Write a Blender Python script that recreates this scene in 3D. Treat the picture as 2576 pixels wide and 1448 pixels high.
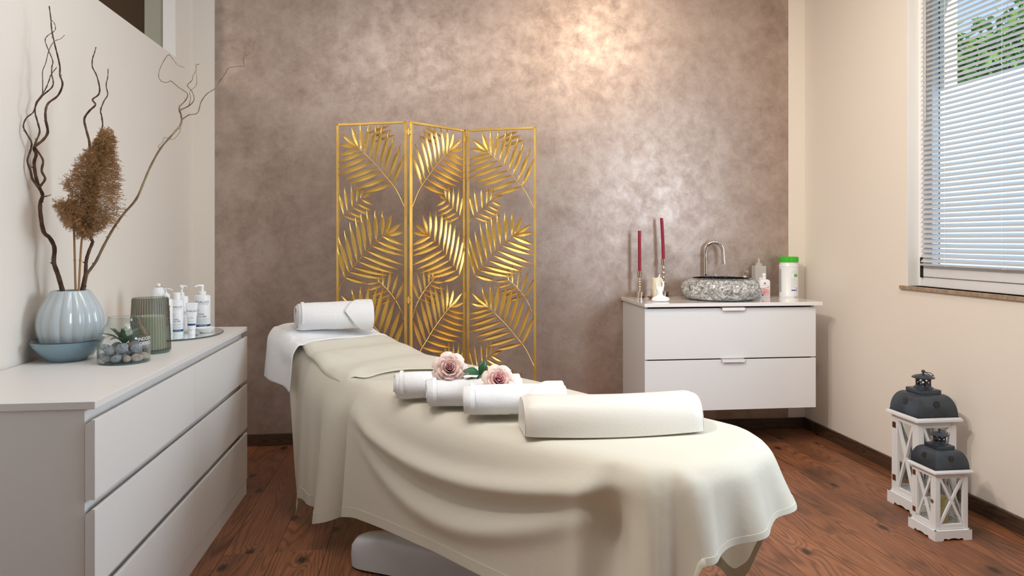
import bpy, bmesh, math, random
from mathutils import Vector, Matrix, noise
random.seed(7)
for o in list(bpy.data.objects): bpy.data.objects.remove(o)
SC = bpy.context.scene
COL = SC.collection
PI = math.pi

# ---------------------------------------------------------------- camera
F, YAW, HY, CH = 1835.5, 0.1216, 603.2, 1.1854
W, H = 2576, 1448
cam_d = bpy.data.cameras.new('camera')
cam = bpy.data.objects.new('camera', cam_d); COL.objects.link(cam)
cam.location = (0, 0, CH); cam.rotation_euler = (PI/2, 0, -YAW)
cam_d.sensor_width = 36.0; cam_d.sensor_fit = 'HORIZONTAL'
cam_d.lens = F/W*36.0
cam_d.shift_y = (HY-H/2)/W
cam_d.clip_start = 0.05
SC.camera = cam

# ---------------------------------------------------------------- world, sun, lamps, exposure
SC.view_settings.view_transform = 'Standard'
SC.view_settings.look = 'None'
SC.view_settings.gamma = 1.0
SC.view_settings.use_curve_mapping = False
SC.view_settings.exposure = 0.31
wd = bpy.data.worlds.new('sky'); SC.world = wd; wd.use_nodes = True
nt = wd.node_tree; nt.nodes.clear()
wo = nt.nodes.new('ShaderNodeOutputWorld'); bg = nt.nodes.new('ShaderNodeBackground')
tc = nt.nodes.new('ShaderNodeTexCoord'); sx = nt.nodes.new('ShaderNodeSeparateXYZ')
rp = nt.nodes.new('ShaderNodeValToRGB')
rp.color_ramp.elements[0].position = 0.0; rp.color_ramp.elements[0].color = (0.62, 0.76, 0.95, 1)
rp.color_ramp.elements[1].position = 0.7; rp.color_ramp.elements[1].color = (0.16, 0.33, 0.78, 1)
nt.links.new(tc.outputs['Generated'], sx.inputs[0]); nt.links.new(sx.outputs['Z'], rp.inputs[0])
nt.links.new(rp.outputs[0], bg.inputs[0]); nt.links.new(bg.outputs[0], wo.inputs[0])
bg.inputs[1].default_value = 1.15

def lamp(name, kind, loc, energy, color, rot=(0, 0, 0), size=None, size_y=None, spot=None, blend=0.5, radius=0.1):
    l = bpy.data.lights.new(name, kind); l.energy = energy; l.color = color
    if kind == 'AREA':
        l.shape = 'RECTANGLE'; l.size = size; l.size_y = size_y or size
    elif kind == 'SPOT':
        l.spot_size = spot; l.spot_blend = blend; l.shadow_soft_size = radius
    elif kind == 'SUN':
        l.angle = 0.01
    else: l.shadow_soft_size = radius
    o = bpy.data.objects.new(name, l); o.location = loc; o.rotation_euler = rot; COL.objects.link(o)
    return o
def aim(d):
    return Vector(d).to_track_quat('-Z', 'Y').to_euler()
lamp('sun', 'SUN', (0, 0, 6), 4.5, (1, .95, .85), aim((-.10, .8, -.35)))
lamp('added_daylight_lamp', 'AREA', (2.44, 1.62, 1.74), 53, (.70, .85, 1.0), aim((-1, .10, .28)), .92, 1.45)  # added area lamp standing in for daylight, set in the unseen second window
lamp('ceiling_fill', 'AREA', (.1, 2.0, 2.93), 22, (1.0, .96, .93), aim((.1, .15, -1)), 1.6, 1.6)  # added soft fill at ceiling height, not a real fitting
lamp('ceiling_spot_right', 'SPOT', (1.45, 2.35, 2.9), 46, (1.0, .78, .56), aim((-.05, 1.0, -.7)), spot=2.3, blend=.9, radius=.06)
lamp('fill_spot_middle', 'SPOT', (.2, 2.0, 2.9), 13, (1.0, .88, .74), aim((.1, .55, -1)), spot=2.4, blend=.9, radius=.09)  # added warm fill over the middle of the room
lamp('ceiling_spot_left', 'SPOT', (-.75, 1.5, 2.9), 88, (1.0, .90, .80), aim((1.1, .30, -.75)), spot=1.7, blend=.9, radius=.08)

lamp('fill_spot_far_left', 'SPOT', (-.95, .7, 2.9), 150, (1.0, .93, .84), aim((1.25, .86, -.70)), spot=.98, blend=1.0, radius=.10)  # added fill, aimed to brighten the lower right wall
lamp('hall_fill', 'POINT', (-2.2, 2.6, 2.6), 16, (1.0, .88, .72), radius=.12)  # added light to lift the dark hall, no known fitting

# ---------------------------------------------------------------- helpers
_c, _s = math.cos(YAW), math.sin(YAW)
def px(u, Y):                       # world X of the photo column u at depth Y
    k = (u-1288)/F; return Y*(_c*k+_s)/(_c-_s*k)
def pz(v, X, Y):                    # height of photo row v at ground position X,Y
    return CH-(v-HY)*(_s*X+_c*Y)/F
def pt(u, v, Y):
    X = px(u, Y); return Vector((X, Y, pz(v, X, Y)))

def tag(o, label=None, cat=None, group=None, kind=None):
    if label: o['label'] = label
    if cat: o['category'] = cat
    if group: o['group'] = group
    if kind: o['kind'] = kind
    return o
def thing(name, loc, label, cat, group=None, rz=0.0):
    o = bpy.data.objects.new(name, None); COL.objects.link(o); o.location = loc; o.rotation_euler = (0, 0, rz)
    o.empty_display_size = .05
    return tag(o, label, cat, group)
def wloc(o):
    v = Vector((0, 0, 0))
    while o: v = v+Vector(o.location); o = o.parent
    return v
def mk(name, V, Fc, mat, parent=None, origin=None, smooth=None, bevel=None, local=False, solid=None, mats=None, mi=None):
    """mesh object; V in world coordinates (unless local) and moved to the parent's origin"""
    org = Vector((0, 0, 0))
    if parent is not None and not local: org = wloc(parent)
    elif origin is not None: org = Vector(origin)
    me = bpy.data.meshes.new(name)
    me.from_pydata([tuple(Vector(v)-org) for v in V], [], Fc)
    me.update()
    o = bpy.data.objects.new(name, me); COL.objects.link(o)
    if parent is not None: o.parent = parent
    elif origin is not None: o.location = origin
    if mats:
        for m in mats: me.materials.append(m)
        if mi: me.polygons.foreach_set('material_index', mi)
    else: me.materials.append(mat)
    if smooth is not None:
        me.polygons.foreach_set('use_smooth', [True]*len(me.polygons))
        if smooth < 180: me.set_sharp_from_angle(angle=math.radians(smooth))
    if bevel:
        b = o.modifiers.new('b', 'BEVEL'); b.width = bevel; b.segments = 2; b.limit_method = 'ANGLE'
        b.harden_normals = False
    if solid:
        b = o.modifiers.new('s', 'SOLIDIFY'); b.thickness = solid; b.offset = 0
    return o
class G:
    def __init__(s): s.V = []; s.F = []
    def add(s, V, F_):
        n = len(s.V); s.V += [Vector(v) for v in V]; s.F += [tuple(i+n for i in f) for f in F_]; return s
    def box(s, x0, x1, y0, y1, z0, z1, M=None):
        V = [Vector((x, y, z)) for z in (z0, z1) for y in (y0, y1) for x in (x0, x1)]
        if M: V = [M @ v for v in V]
        return s.add(V, [(0, 2, 3, 1), (4, 5, 7, 6), (0, 1, 5, 4), (2, 6, 7, 3), (0, 4, 6, 2), (1, 3, 7, 5)])
    def bar(s, a, b, w, h, up=(0, 0, 1)):       # box beam from a to b, width w along side, h along up
        a = Vector(a); b = Vector(b); d = (b-a).normalized(); sd = d.cross(Vector(up)).normalized(); u = sd.cross(d)
        V = []
        for p in (a, b):
            for i, j in ((-1, -1), (1, -1), (1, 1), (-1, 1)): V.append(p+sd*i*w/2+u*j*h/2)
        return s.add(V, [(0, 1, 2, 3), (7, 6, 5, 4), (0, 4, 5, 1), (1, 5, 6, 2), (2, 6, 7, 3), (3, 7, 4, 0)])
    def lathe(s, prof, c=(0, 0, 0), n=32, sx=1, sy=1, fn=None, cap=True, M=None):
        c = Vector(c); V = []; Fc = []
        for r, z in prof:
            for i in range(n):
                t = 2*PI*i/n; rr = fn(r, z, t) if fn else r
                p = Vector((rr*math.cos(t)*sx, rr*math.sin(t)*sy, z))
                if M: p = M @ p
                V.append(p+c)
        m = len(prof)
        for j in range(m-1):
            for i in range(n):
                k = (i+1) % n
                Fc.append((j*n+i, j*n+k, (j+1)*n+k, (j+1)*n+i))
        if cap:
            if prof[0][0] > 1e-6: Fc.append(tuple(range(n-1, -1, -1)))
            if prof[-1][0] > 1e-6: Fc.append(tuple((m-1)*n+i for i in range(n)))
        return s.add(V, Fc)
    def tube(s, P, R, n=8, cap=True):
        P = [Vector(p) for p in P]
        if not hasattr(R, '__len__'): R = [R]*len(P)
        V = []; Fc = []; ref = Vector((0, 0, 1))
        d0 = (P[1]-P[0]).normalized()
        if abs(d0.z) > .9: ref = Vector((1, 0, 0))
        u = d0.cross(ref).normalized()
        for k, p in enumerate(P):
            d = (P[min(k+1, len(P)-1)]-P[max(k-1, 0)]).normalized()
            u = (u-d*u.dot(d)).normalized(); w = d.cross(u)
            for i in range(n):
                t = 2*PI*i/n; V.append(p+(u*math.cos(t)+w*math.sin(t))*R[k])
        for k in range(len(P)-1):
            for i in range(n):
                j = (i+1) % n; Fc.append((k*n+i, k*n+j, (k+1)*n+j, (k+1)*n+i))
        if cap: Fc.append(tuple(range(n-1, -1, -1))); Fc.append(tuple((len(P)-1)*n+i for i in range(n)))
        return s.add(V, Fc)
    def grid(s, fn, nu, nv, cu=False):
        V = [fn(i, j) for j in range(nv) for i in range(nu)]
        Fc = []
        for j in range(nv-1):
            for i in range(nu if cu else nu-1):
                k = (i+1) % nu; Fc.append((j*nu+i, j*nu+k, (j+1)*nu+k, (j+1)*nu+i))
        return s.add(V, Fc)
    def prism(s, poly, z0, z1, M=None):     # poly list of (x,y)
        n = len(poly); V = [Vector((x, y, z)) for z in (z0, z1) for x, y in poly]
        if M: V = [M @ v for v in V]
        return s.add(V, [tuple(range(n-1, -1, -1)), tuple(range(n, 2*n))]+[(i, (i+1) % n, n+(i+1) % n, n+i) for i in range(n)])
    def mk(s, name, mat, parent=None, **k): return mk(name, s.V, s.F, mat, parent, **k)

def cr(P, n):      # Catmull-Rom through tuples, n steps per segment
    out = []
    P = [tuple(p) for p in P]
    for i in range(len(P)-1):
        p0 = P[max(i-1, 0)]; p1 = P[i]; p2 = P[i+1]; p3 = P[min(i+2, len(P)-1)]
        for k in range(n):
            t = k/n
            out.append(tuple(.5*((2*b)+(c-a)*t+(2*a-5*b+4*c-d)*t*t+(-a+3*b-3*c+d)*t**3) for a, b, c, d in zip(p0, p1, p2, p3)))
    out.append(P[-1]); return out
def interp(x, tab):
    if x <= tab[0][0]: return tab[0][1]
    for (a, b), (c, d) in zip(tab, tab[1:]):
        if x <= c:
            t = (x-a)/(c-a); t = t*t*(3-2*t); return b+(d-b)*t
    return tab[-1][1]
def text_geo(txt, size, align='CENTER', bold=0.0, sp=1.0):
    cu = bpy.data.curves.new('t', 'FONT'); cu.body = txt; cu.size = size; cu.align_x = align; cu.align_y = 'CENTER'
    cu.space_character = sp; cu.offset = bold; cu.resolution_u = 3
    o = bpy.data.objects.new('t', cu); COL.objects.link(o)
    bpy.context.view_layer.update()
    me = bpy.data.meshes.new_from_object(o.evaluated_get(bpy.context.evaluated_depsgraph_get()))
    V = [v.co.copy() for v in me.vertices]; Fc = [tuple(p.vertices) for p in me.polygons]
    bpy.data.objects.remove(o); bpy.data.curves.remove(cu); bpy.data.meshes.remove(me)
    return V, Fc

# ---------------------------------------------------------------- materials
MATS = {}
def mat(name, col=(.8, .8, .8), rough=.5, metal=0, spec=.5, bump=None, var=None, trans=0, ior=1.45, coat=0, sheen=0, emit=None, sss=0):
    if name in MATS: return MATS[name]
    m = bpy.data.materials.new(name); m.use_nodes = True; t = m.node_tree
    b = t.nodes['Principled BSDF']
    b.inputs['Base Color'].default_value = (*col, 1); b.inputs['Roughness'].default_value = rough
    b.inputs['Metallic'].default_value = metal; b.inputs['Specular IOR Level'].default_value = spec
    b.inputs['Transmission Weight'].default_value = trans; b.inputs['IOR'].default_value = ior
    b.inputs['Coat Weight'].default_value = coat; b.inputs['Coat Roughness'].default_value = .08
    b.inputs['Sheen Weight'].default_value = sheen
    if sss:
        b.inputs['Subsurface Weight'].default_value = sss; b.inputs['Subsurface Radius'].default_value = (.01, .008, .006)
        b.inputs['Subsurface Scale'].default_value = 1
    if emit: b.inputs['Emission Color'].default_value = (*emit[0], 1); b.inputs['Emission Strength'].default_value = emit[1]
    co = t.nodes.new('ShaderNodeTexCoord')
    if bump:        # (scale, strength, detail)
        nz = t.nodes.new('ShaderNodeTexNoise'); nz.inputs['Scale'].default_value = bump[0]; nz.inputs['Detail'].default_value = bump[2] if len(bump) > 2 else 4
        bp = t.nodes.new('ShaderNodeBump'); bp.inputs['Strength'].default_value = bump[1]; bp.inputs['Distance'].default_value = bump[3] if len(bump) > 3 else .002
        t.links.new(co.outputs['Object'], nz.inputs['Vector']); t.links.new(nz.outputs['Fac'], bp.inputs['Height'])
        t.links.new(bp.outputs[0], b.inputs['Normal'])
    if var:         # (scale, colour2, lo, hi)
        nz = t.nodes.new('ShaderNodeTexNoise'); nz.inputs['Scale'].default_value = var[0]; nz.inputs['Detail'].default_value = 6
        r = t.nodes.new('ShaderNodeValToRGB'); r.color_ramp.elements[0].position = var[2]; r.color_ramp.elements[1].position = var[3]
        r.color_ramp.elements[0].color = (*col, 1); r.color_ramp.elements[1].color = (*var[1], 1)
        t.links.new(co.outputs['Object'], nz.inputs['Vector']); t.links.new(nz.outputs['Fac'], r.inputs[0])
        t.links.new(r.outputs[0], b.inputs['Base Color'])
    MATS[name] = m; return m
def glass(name, col, rough=0.0, alpha=.85, ior=1.45):
    """thin glass shell: mostly see-through with fresnel gloss"""
    m = bpy.data.materials.new(name); m.use_nodes = True; t = m.node_tree; t.nodes.clear()
    o = t.nodes.new('ShaderNodeOutputMaterial'); tr = t.nodes.new('ShaderNodeBsdfTransparent'); gl = t.nodes.new('ShaderNodeBsdfGlossy')
    fr = t.nodes.new('ShaderNodeLayerWeight'); fr.inputs['Blend'].default_value = .5
    pw = t.nodes.new('ShaderNodeMath'); pw.operation = 'POWER'; pw.inputs[1].default_value = 3.5; t.links.new(fr.outputs['Facing'], pw.inputs[0])
    ma = t.nodes.new('ShaderNodeMath'); ma.operation = 'MULTIPLY_ADD'; ma.inputs[1].default_value = alpha*2; ma.inputs[2].default_value = .035; t.links.new(pw.outputs[0], ma.inputs[0])
    mx = t.nodes.new('ShaderNodeMixShader'); tr.inputs[0].default_value = (*col, 1); gl.inputs['Roughness'].default_value = rough
    t.links.new(ma.outputs[0], mx.inputs[0]); t.links.new(tr.outputs[0], mx.inputs[1]); t.links.new(gl.outputs[0], mx.inputs[2])
    t.links.new(mx.outputs[0], o.inputs[0]); MATS[name] = m; return m

def stucco():
    m = bpy.data.materials.new('brown_metallic_plaster'); m.use_nodes = True; t = m.node_tree; b = t.nodes['Principled BSDF']
    co = t.nodes.new('ShaderNodeTexCoord'); L = t.links.new
    n1 = t.nodes.new('ShaderNodeTexNoise'); n1.inputs['Scale'].default_value = 3.4; n1.inputs['Detail'].default_value = 12; n1.inputs['Roughness'].default_value = .68; n1.inputs['Distortion'].default_value = .15
    n2 = t.nodes.new('ShaderNodeTexNoise'); n2.inputs['Scale'].default_value = 13; n2.inputs['Detail'].default_value = 12; n2.inputs['Roughness'].default_value = .74; n2.inputs['Distortion'].default_value = .25
    n3 = t.nodes.new('ShaderNodeTexNoise'); n3.inputs['Scale'].default_value = 120; n3.inputs['Detail'].default_value = 4
    for n in (n1, n2, n3): L(co.outputs['Object'], n.inputs['Vector'])
    a = t.nodes.new('ShaderNodeMath'); a.operation = 'MULTIPLY_ADD'; a.inputs[1].default_value = .5
    L(n1.outputs['Fac'], a.inputs[0])
    h = t.nodes.new('ShaderNodeMath'); h.operation = 'MULTIPLY'; h.inputs[1].default_value = .5; L(n2.outputs['Fac'], h.inputs[0]); L(h.outputs[0], a.inputs[2])
    r = t.nodes.new('ShaderNodeValToRGB'); e = r.color_ramp.elements
    e[0].position = .34; e[0].color = (.31, .222, .178, 1); e[1].position = .66; e[1].color = (.56, .455, .395, 1)
    L(a.outputs[0], r.inputs[0]); L(r.outputs[0], b.inputs['Base Color'])
    b.inputs['Metallic'].default_value = .6
    b.inputs['Coat Weight'].default_value = .45; b.inputs['Coat Roughness'].default_value = .36
    rr = t.nodes.new('ShaderNodeMapRange'); rr.inputs[1].default_value = .35; rr.inputs[2].default_value = .65; rr.inputs[3].default_value = .50; rr.inputs[4].default_value = .34
    L(n2.outputs['Fac'], rr.inputs[0]); L(rr.outputs[0], b.inputs['Roughness'])
    bp = t.nodes.new('ShaderNodeBump'); bp.inputs['Strength'].default_value = .35; bp.inputs['Distance'].default_value = .004
    ad = t.nodes.new('ShaderNodeMath'); ad.operation = 'MULTIPLY_ADD'; ad.inputs[1].default_value = .12; L(n3.outputs['Fac'], ad.inputs[0]); L(n2.outputs['Fac'], ad.inputs[2])
    L(ad.outputs[0], bp.inputs['Height']); L(bp.outputs[0], b.inputs['Normal'])
    return m
def wood(name, dark, mid, light, axis='Y', rough=.42, knots=True):
    m = bpy.data.materials.new(name); m.use_nodes = True; t = m.node_tree; b = t.nodes['Principled BSDF']; L = t.links.new
    N = t.nodes.new
    co = N('ShaderNodeTexCoord'); oi = N('ShaderNodeObjectInfo')
    ofs = N('ShaderNodeVectorMath'); ofs.operation = 'SCALE'; ofs.inputs[0].default_value = (7.3, 31.7, 3.1)
    L(oi.outputs['Random'], ofs.inputs['Scale'])
    ad = N('ShaderNodeVectorMath'); ad.operation = 'ADD'; L(co.outputs['Object'], ad.inputs[0]); L(ofs.outputs[0], ad.inputs[1])
    mp = N('ShaderNodeMapping'); mp.inputs['Scale'].default_value = (1, .075, 1) if axis == 'Y' else (.075, 1, 1)
    L(ad.outputs[0], mp.inputs[0])
    big = N('ShaderNodeTexNoise'); big.inputs['Scale'].default_value = 8.5; big.inputs['Detail'].default_value = 1.2; big.inputs['Roughness'].default_value = .4
    L(mp.outputs[0], big.inputs['Vector'])
    k = N('ShaderNodeTexVoronoi'); k.voronoi_dimensions = '2D'; k.inputs['Scale'].default_value = 3.4 if knots else 6
    mk_ = N('ShaderNodeMapping'); mk_.inputs['Scale'].default_value = (1, .55, 1) if axis == 'Y' else (.55, 1, 1); L(ad.outputs[0], mk_.inputs[0]); L(mk_.outputs[0], k.inputs['Vector'])
    kr = N('ShaderNodeMapRange'); kr.inputs[1].default_value = .03; kr.inputs[2].default_value = .2; kr.inputs[3].default_value = 1; kr.inputs[4].default_value = 0; kr.interpolation_type = 'SMOOTHERSTEP'
    L(k.outputs['Distance'], kr.inputs[0])
    # rings = sin((big*20 + knot*2) ...)
    q = N('ShaderNodeMath'); q.operation = 'MULTIPLY'; q.inputs[1].default_value = 170; L(big.outputs['Fac'], q.inputs[0])
    q2 = N('ShaderNodeMath'); q2.operation = 'MULTIPLY_ADD'; q2.inputs[1].default_value = 9; L(kr.outputs[0], q2.inputs[0]); L(q.outputs[0], q2.inputs[2])
    sn = N('ShaderNodeMath'); sn.operation = 'SINE'; L(q2.outputs[0], sn.inputs[0])
    sr = N('ShaderNodeMapRange'); sr.inputs[1].default_value = -1; sr.inputs[2].default_value = 1; L(sn.outputs[0], sr.inputs[0])
    pw = N('ShaderNodeMath'); pw.operation = 'POWER'; pw.inputs[1].default_value = 2.2; L(sr.outputs[0], pw.inputs[0])
    fine = N('ShaderNodeTexNoise'); fine.inputs['Scale'].default_value = 60; fine.inputs['Detail'].default_value = 6; fine.inputs['Roughness'].default_value = .7
    mf = N('ShaderNodeMapping'); mf.inputs['Scale'].default_value = (3, .12, 3) if axis == 'Y' else (.12, 3, 3); L(ad.outputs[0], mf.inputs[0]); L(mf.outputs[0], fine.inputs['Vector'])
    cl = N('ShaderNodeTexNoise'); cl.inputs['Scale'].default_value = 3.2; cl.inputs['Detail'].default_value = 4
    mc = N('ShaderNodeMapping'); mc.inputs['Scale'].default_value = (1, .6, 1) if axis == 'Y' else (.6, 1, 1); L(ad.outputs[0], mc.inputs[0]); L(mc.outputs[0], cl.inputs['Vector'])
    r = N('ShaderNodeValToRGB'); e = r.color_ramp.elements; e[0].position = .32; e[0].color = (*mid, 1); e[1].position = .68; e[1].color = (*light, 1)
    L(fine.outputs['Fac'], r.inputs[0])
    m1 = N('ShaderNodeMixRGB'); m1.blend_type = 'MIX'; m1.inputs[2].default_value = (*dark, 1); L(r.outputs[0], m1.inputs[1])
    f1 = N('ShaderNodeMath'); f1.operation = 'MULTIPLY'; f1.inputs[1].default_value = .50; L(pw.outputs[0], f1.inputs[0]); L(f1.outputs[0], m1.inputs[0])
    m2 = N('ShaderNodeMixRGB'); m2.inputs[2].default_value = (dark[0]*.6, dark[1]*.6, dark[2]*.65, 1); L(m1.outputs[0], m2.inputs[1])
    cr_ = N('ShaderNodeMapRange'); cr_.inputs[1].default_value = .52; cr_.inputs[2].default_value = .75; cr_.inputs[4].default_value = .75; L(cl.outputs['Fac'], cr_.inputs[0]); L(cr_.outputs[0], m2.inputs[0])
    m3 = N('ShaderNodeMixRGB'); m3.inputs[2].default_value = (dark[0]*.25, dark[1]*.25, dark[2]*.3, 1); L(m2.outputs[0], m3.inputs[1])
    kk = N('ShaderNodeMapRange'); kk.inputs[1].default_value = .03; kk.inputs[2].default_value = .085; kk.inputs[3].default_value = .9; kk.inputs[4].default_value = 0; L(k.outputs['Distance'], kk.inputs[0]); L(kk.outputs[0], m3.inputs[0])
    L(m3.outputs[0], b.inputs['Base Color'])
    hv = N('ShaderNodeHueSaturation'); L(m3.outputs[0], hv.inputs['Color'])
    vr = N('ShaderNodeMapRange'); vr.inputs[3].default_value = .8; vr.inputs[4].default_value = 1.2; L(oi.outputs['Random'], vr.inputs[0]); L(vr.outputs[0], hv.inputs['Value'])
    L(hv.outputs[0], b.inputs['Base Color'])
    b.inputs['Roughness'].default_value = rough
    bp = N('ShaderNodeBump'); bp.inputs['Strength'].default_value = .3; bp.inputs['Distance'].default_value = .002; bp.invert = True
    L(pw.outputs[0], bp.inputs['Height']); L(bp.outputs[0], b.inputs['Normal'])
    return m
def granite():
    m = bpy.data.materials.new('rough_granite'); m.use_nodes = True; t = m.node_tree; b = t.nodes['Principled BSDF']; L = t.links.new; N = t.nodes.new
    co = N('ShaderNodeTexCoord'); n = N('ShaderNodeTexNoise'); n.inputs['Scale'].default_value = 55; n.inputs['Detail'].default_value = 8; n.inputs['Roughness'].default_value = .75; n.inputs['Distortion'].default_value = .8
    L(co.outputs['Object'], n.inputs['Vector'])
    r = N('ShaderNodeValToRGB'); e = r.color_ramp.elements; e[0].position = .36; e[0].color = (.10, .10, .10, 1); e[1].position = .60; e[1].color = (.92, .92, .90, 1)
    x = e.new(.48); x.color = (.36, .35, .34, 1)
    L(n.outputs['Fac'], r.inputs[0]); L(r.outputs[0], b.inputs['Base Color']); b.inputs['Roughness'].default_value = .38
    bp = N('ShaderNodeBump'); bp.inputs['Strength'].default_value = .9; bp.inputs['Distance'].default_value = .006; L(n.outputs['Fac'], bp.inputs['Height']); L(bp.outputs[0], b.inputs['Normal'])
    return m
def terry():
    m = mat('white_terry', (.94, .94, .95), .95, bump=(480, .6, 3, .005), sheen=.25)
    return m
M_plaster = stucco()
M_wall = mat('cream_wall_paint', (.82, .755, .68), .85, bump=(260, .15, 3, .001))
M_ceil = mat('white_ceiling_paint', (.85, .83, .8), .9, bump=(200, .1))
M_reveal = mat('white_reveal_paint', (.80, .80, .78), .7, bump=(200, .1))
M_floor = wood('oiled_plank_wood', (.042, .015, .007), (.20, .071, .031), (.36, .138, .058))
M_base = wood('dark_skirting_wood', (.012, .006, .004), (.05, .026, .015), (.10, .055, .032), axis='X')
M_baseY = wood('dark_skirting_wood_side', (.012, .006, .004), (.05, .026, .015), (.10, .055, .032), axis='Y')
M_white = mat('white_melamine', (.76, .735, .71), .42, bump=(600, .04))
M_vwhite = mat('white_lacquer', (.80, .81, .83), .25, bump=(40, .01))
M_counter = mat('white_gloss_counter', (.86, .84, .83), .08, coat=.4, bump=(20, .005))
M_shadow = mat('dark_gap', (.03, .03, .03), .8, bump=(50, .05))
M_pvc = mat('white_window_pvc', (.84, .83, .84), .35, bump=(60, .02))
M_slat = mat('silver_aluminium_slat', (.58, .62, .66), .38, metal=.35, bump=(80, .02))
M_gold = mat('brushed_gold', (.84, .55, .14), .36, metal=.92, bump=(60, .35, 5, .002), var=(9, (.96, .68, .22), .4, .7))
M_gold_d = mat('dark_gold', (.78, .52, .15), .40, metal=.92, bump=(60, .35, 5, .002), var=(9, (.92, .66, .24), .4, .7))
M_cloth = mat('cream_sheet_cotton', (.80, .76, .65), .75, bump=(38, .25, 7, .004), sheen=.15)
M_cloth2 = mat('pale_cream_sheet_cotton', (.82, .785, .68), .75, bump=(30, .25, 7, .004), sheen=.15)
M_terry = terry()
M_vinyl = mat('cream_vinyl', (.76, .72, .65), .36, bump=(90, .25, 6, .002))
M_bedplastic = mat('white_grey_plastic', (.62, .62, .63), .3, bump=(40, .02))
M_black = mat('black_plastic', (.015, .015, .015), .4, bump=(40, .02))
M_chrome = mat('chrome', (.82, .80, .78), .07, metal=1, bump=(8, .01))
M_nickel = mat('polished_nickel', (.74, .66, .56), .12, metal=1, bump=(8, .02))
M_granite = granite()
M_gran_in = mat('polished_black_granite', (.015, .018, .022), .12, var=(90, (.12, .13, .14), .5, .75))
M_darkred = mat('dark_red_wax', (.30, .018, .045), .4, bump=(60, .15), sss=.1)
M_wax = mat('ivory_wax', (.86, .80, .58), .5, bump=(12, .2), sss=.2)
M_wick = mat('candle_wick', (.8, .75, .65), .8, bump=(200, .2))
M_porc = mat('white_porcelain', (.86, .86, .86), .14, bump=(6, .02), coat=.4)
M_bottle = mat('white_bottle_plastic', (.84, .86, .88), .3, bump=(30, .02))
M_pump = mat('white_pump_plastic', (.88, .88, .88), .25, bump=(30, .02))
M_clearbot = mat('milky_clear_plastic', (.80, .78, .74), .3, trans=.45, bump=(25, .05))
M_green = mat('bright_green_plastic', (.045, .50, .02), .28, bump=(30, .02))
M_ink = mat('dark_grey_print', (.10, .11, .13), .5, bump=(90, .02))
M_inkl = mat('light_grey_print', (.48, .50, .53), .5, bump=(90, .02))
M_navy = mat('navy_print', (.02, .06, .16), .4, bump=(90, .02))
M_wine = mat('wine_print', (.28, .03, .10), .5, bump=(90, .02))
M_pinkp = mat('pale_pink_print', (.82, .48, .46), .5, bump=(90, .02))
M_redp = mat('red_print', (.55, .02, .04), .5, bump=(90, .02))
M_grnp = mat('label_green_print', (.13, .42, .08), .5, var=(120, (.3, .55, .2), .4, .6))
M_bluep = mat('blue_print', (.03, .10, .42), .5, bump=(90, .02))
M_whitep = mat('white_print', (.9, .9, .9), .5, bump=(90, .02))
M_glaze = mat('pale_blue_glaze', (.53, .59, .61), .15, coat=.4, var=(2.5, (.44, .51, .55), .35, .7))
M_bowl = mat('blue_glaze', (.20, .34, .42), .2, coat=.4, var=(5, (.26, .40, .47), .35, .7))
M_rim = mat('dark_glaze_rim', (.06, .05, .045), .35, bump=(40, .1))
M_glass = glass('clear_glass', (.955, .975, .975), 0, .5)
M_smoke = glass('smoky_ribbed_glass', (.66, .67, .63), .04, .45)
M_pane = glass('window_glass', (.98, .99, .99), 0, .1)
M_tealglass = mat('teal_glass_edge', (.35, .58, .55), .08, trans=.8, bump=(8, .01))
M_tray = mat('pale_mirror_tray', (.80, .86, .84), .05, coat=.6, metal=.3, bump=(5, .005))
M_pebg = mat('grey_pumice', (.36, .38, .41), .9, bump=(120, 1, 6, .006), var=(140, (.16, .17, .19), .52, .7))
M_pebb = mat('beige_pebble', (.50, .42, .36), .85, bump=(90, .8, 6, .004), var=(60, (.36, .29, .24), .45, .7))
M_succ = mat('succulent_green', (.045, .12, .055), .45, var=(20, (.11, .2, .10), .35, .7))
M_greencandle = mat('pale_sage_wax', (.80, .82, .70), .5, bump=(10, .1), sss=.2)
M_bark = mat('dark_branch_bark', (.075, .036, .02), .7, bump=(150, .7, 5, .003), var=(30, (.16, .09, .05), .4, .7))
M_barkp = mat('pale_branch_bark', (.30, .22, .13), .65, bump=(150, .7, 5, .003), var=(16, (.13, .075, .04), .4, .65))
M_reed = mat('dry_reed', (.36, .20, .09), .7, bump=(90, .3))
M_plume = mat('pampas_fluff', (.45, .26, .115), .85, var=(14, (.27, .145, .06), .35, .7))
M_petal = mat('pink_rose_petal', (.86, .56, .52), .55, sss=.15, var=(30, (.86, .68, .60), .35, .65))
M_petali = mat('deep_pink_rose_petal', (.78, .30, .34), .55, sss=.15, var=(30, (.82, .46, .46), .35, .65))
M_petalo = mat('cream_pink_rose_petal', (.88, .76, .66), .55, sss=.15, var=(22, (.86, .62, .56), .35, .65))
M_leaf = mat('glossy_rose_leaf', (.02, .085, .035), .3, bump=(60, .2), var=(20, (.04, .13, .05), .4, .7))
M_leafo = mat('olive_rose_leaf', (.13, .16, .06), .4, bump=(60, .2))
M_lanw = mat('white_painted_wood', (.78, .79, .81), .5, bump=(45, .25, 5, .001))
M_lanm = mat('dark_brushed_metal', (.040, .050, .066), .28, metal=.6, bump=(50, .3, 5, .001), var=(7, (.11, .135, .165), .40, .75))
M_copper = mat('antique_copper', (.30, .14, .08), .3, metal=.9, bump=(60, .2))
M_stone = mat('brown_marble_sill', (.30, .20, .12), .35, var=(40, (.42, .31, .21), .4, .65), bump=(60, .1))
M_treeleaf = mat('tree_leaf', (.10, .26, .03), .5, var=(1.5, (.24, .42, .06), .35, .7))
M_bark2 = mat('tree_bark', (.12, .08, .05), .9, bump=(30, .6))
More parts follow.
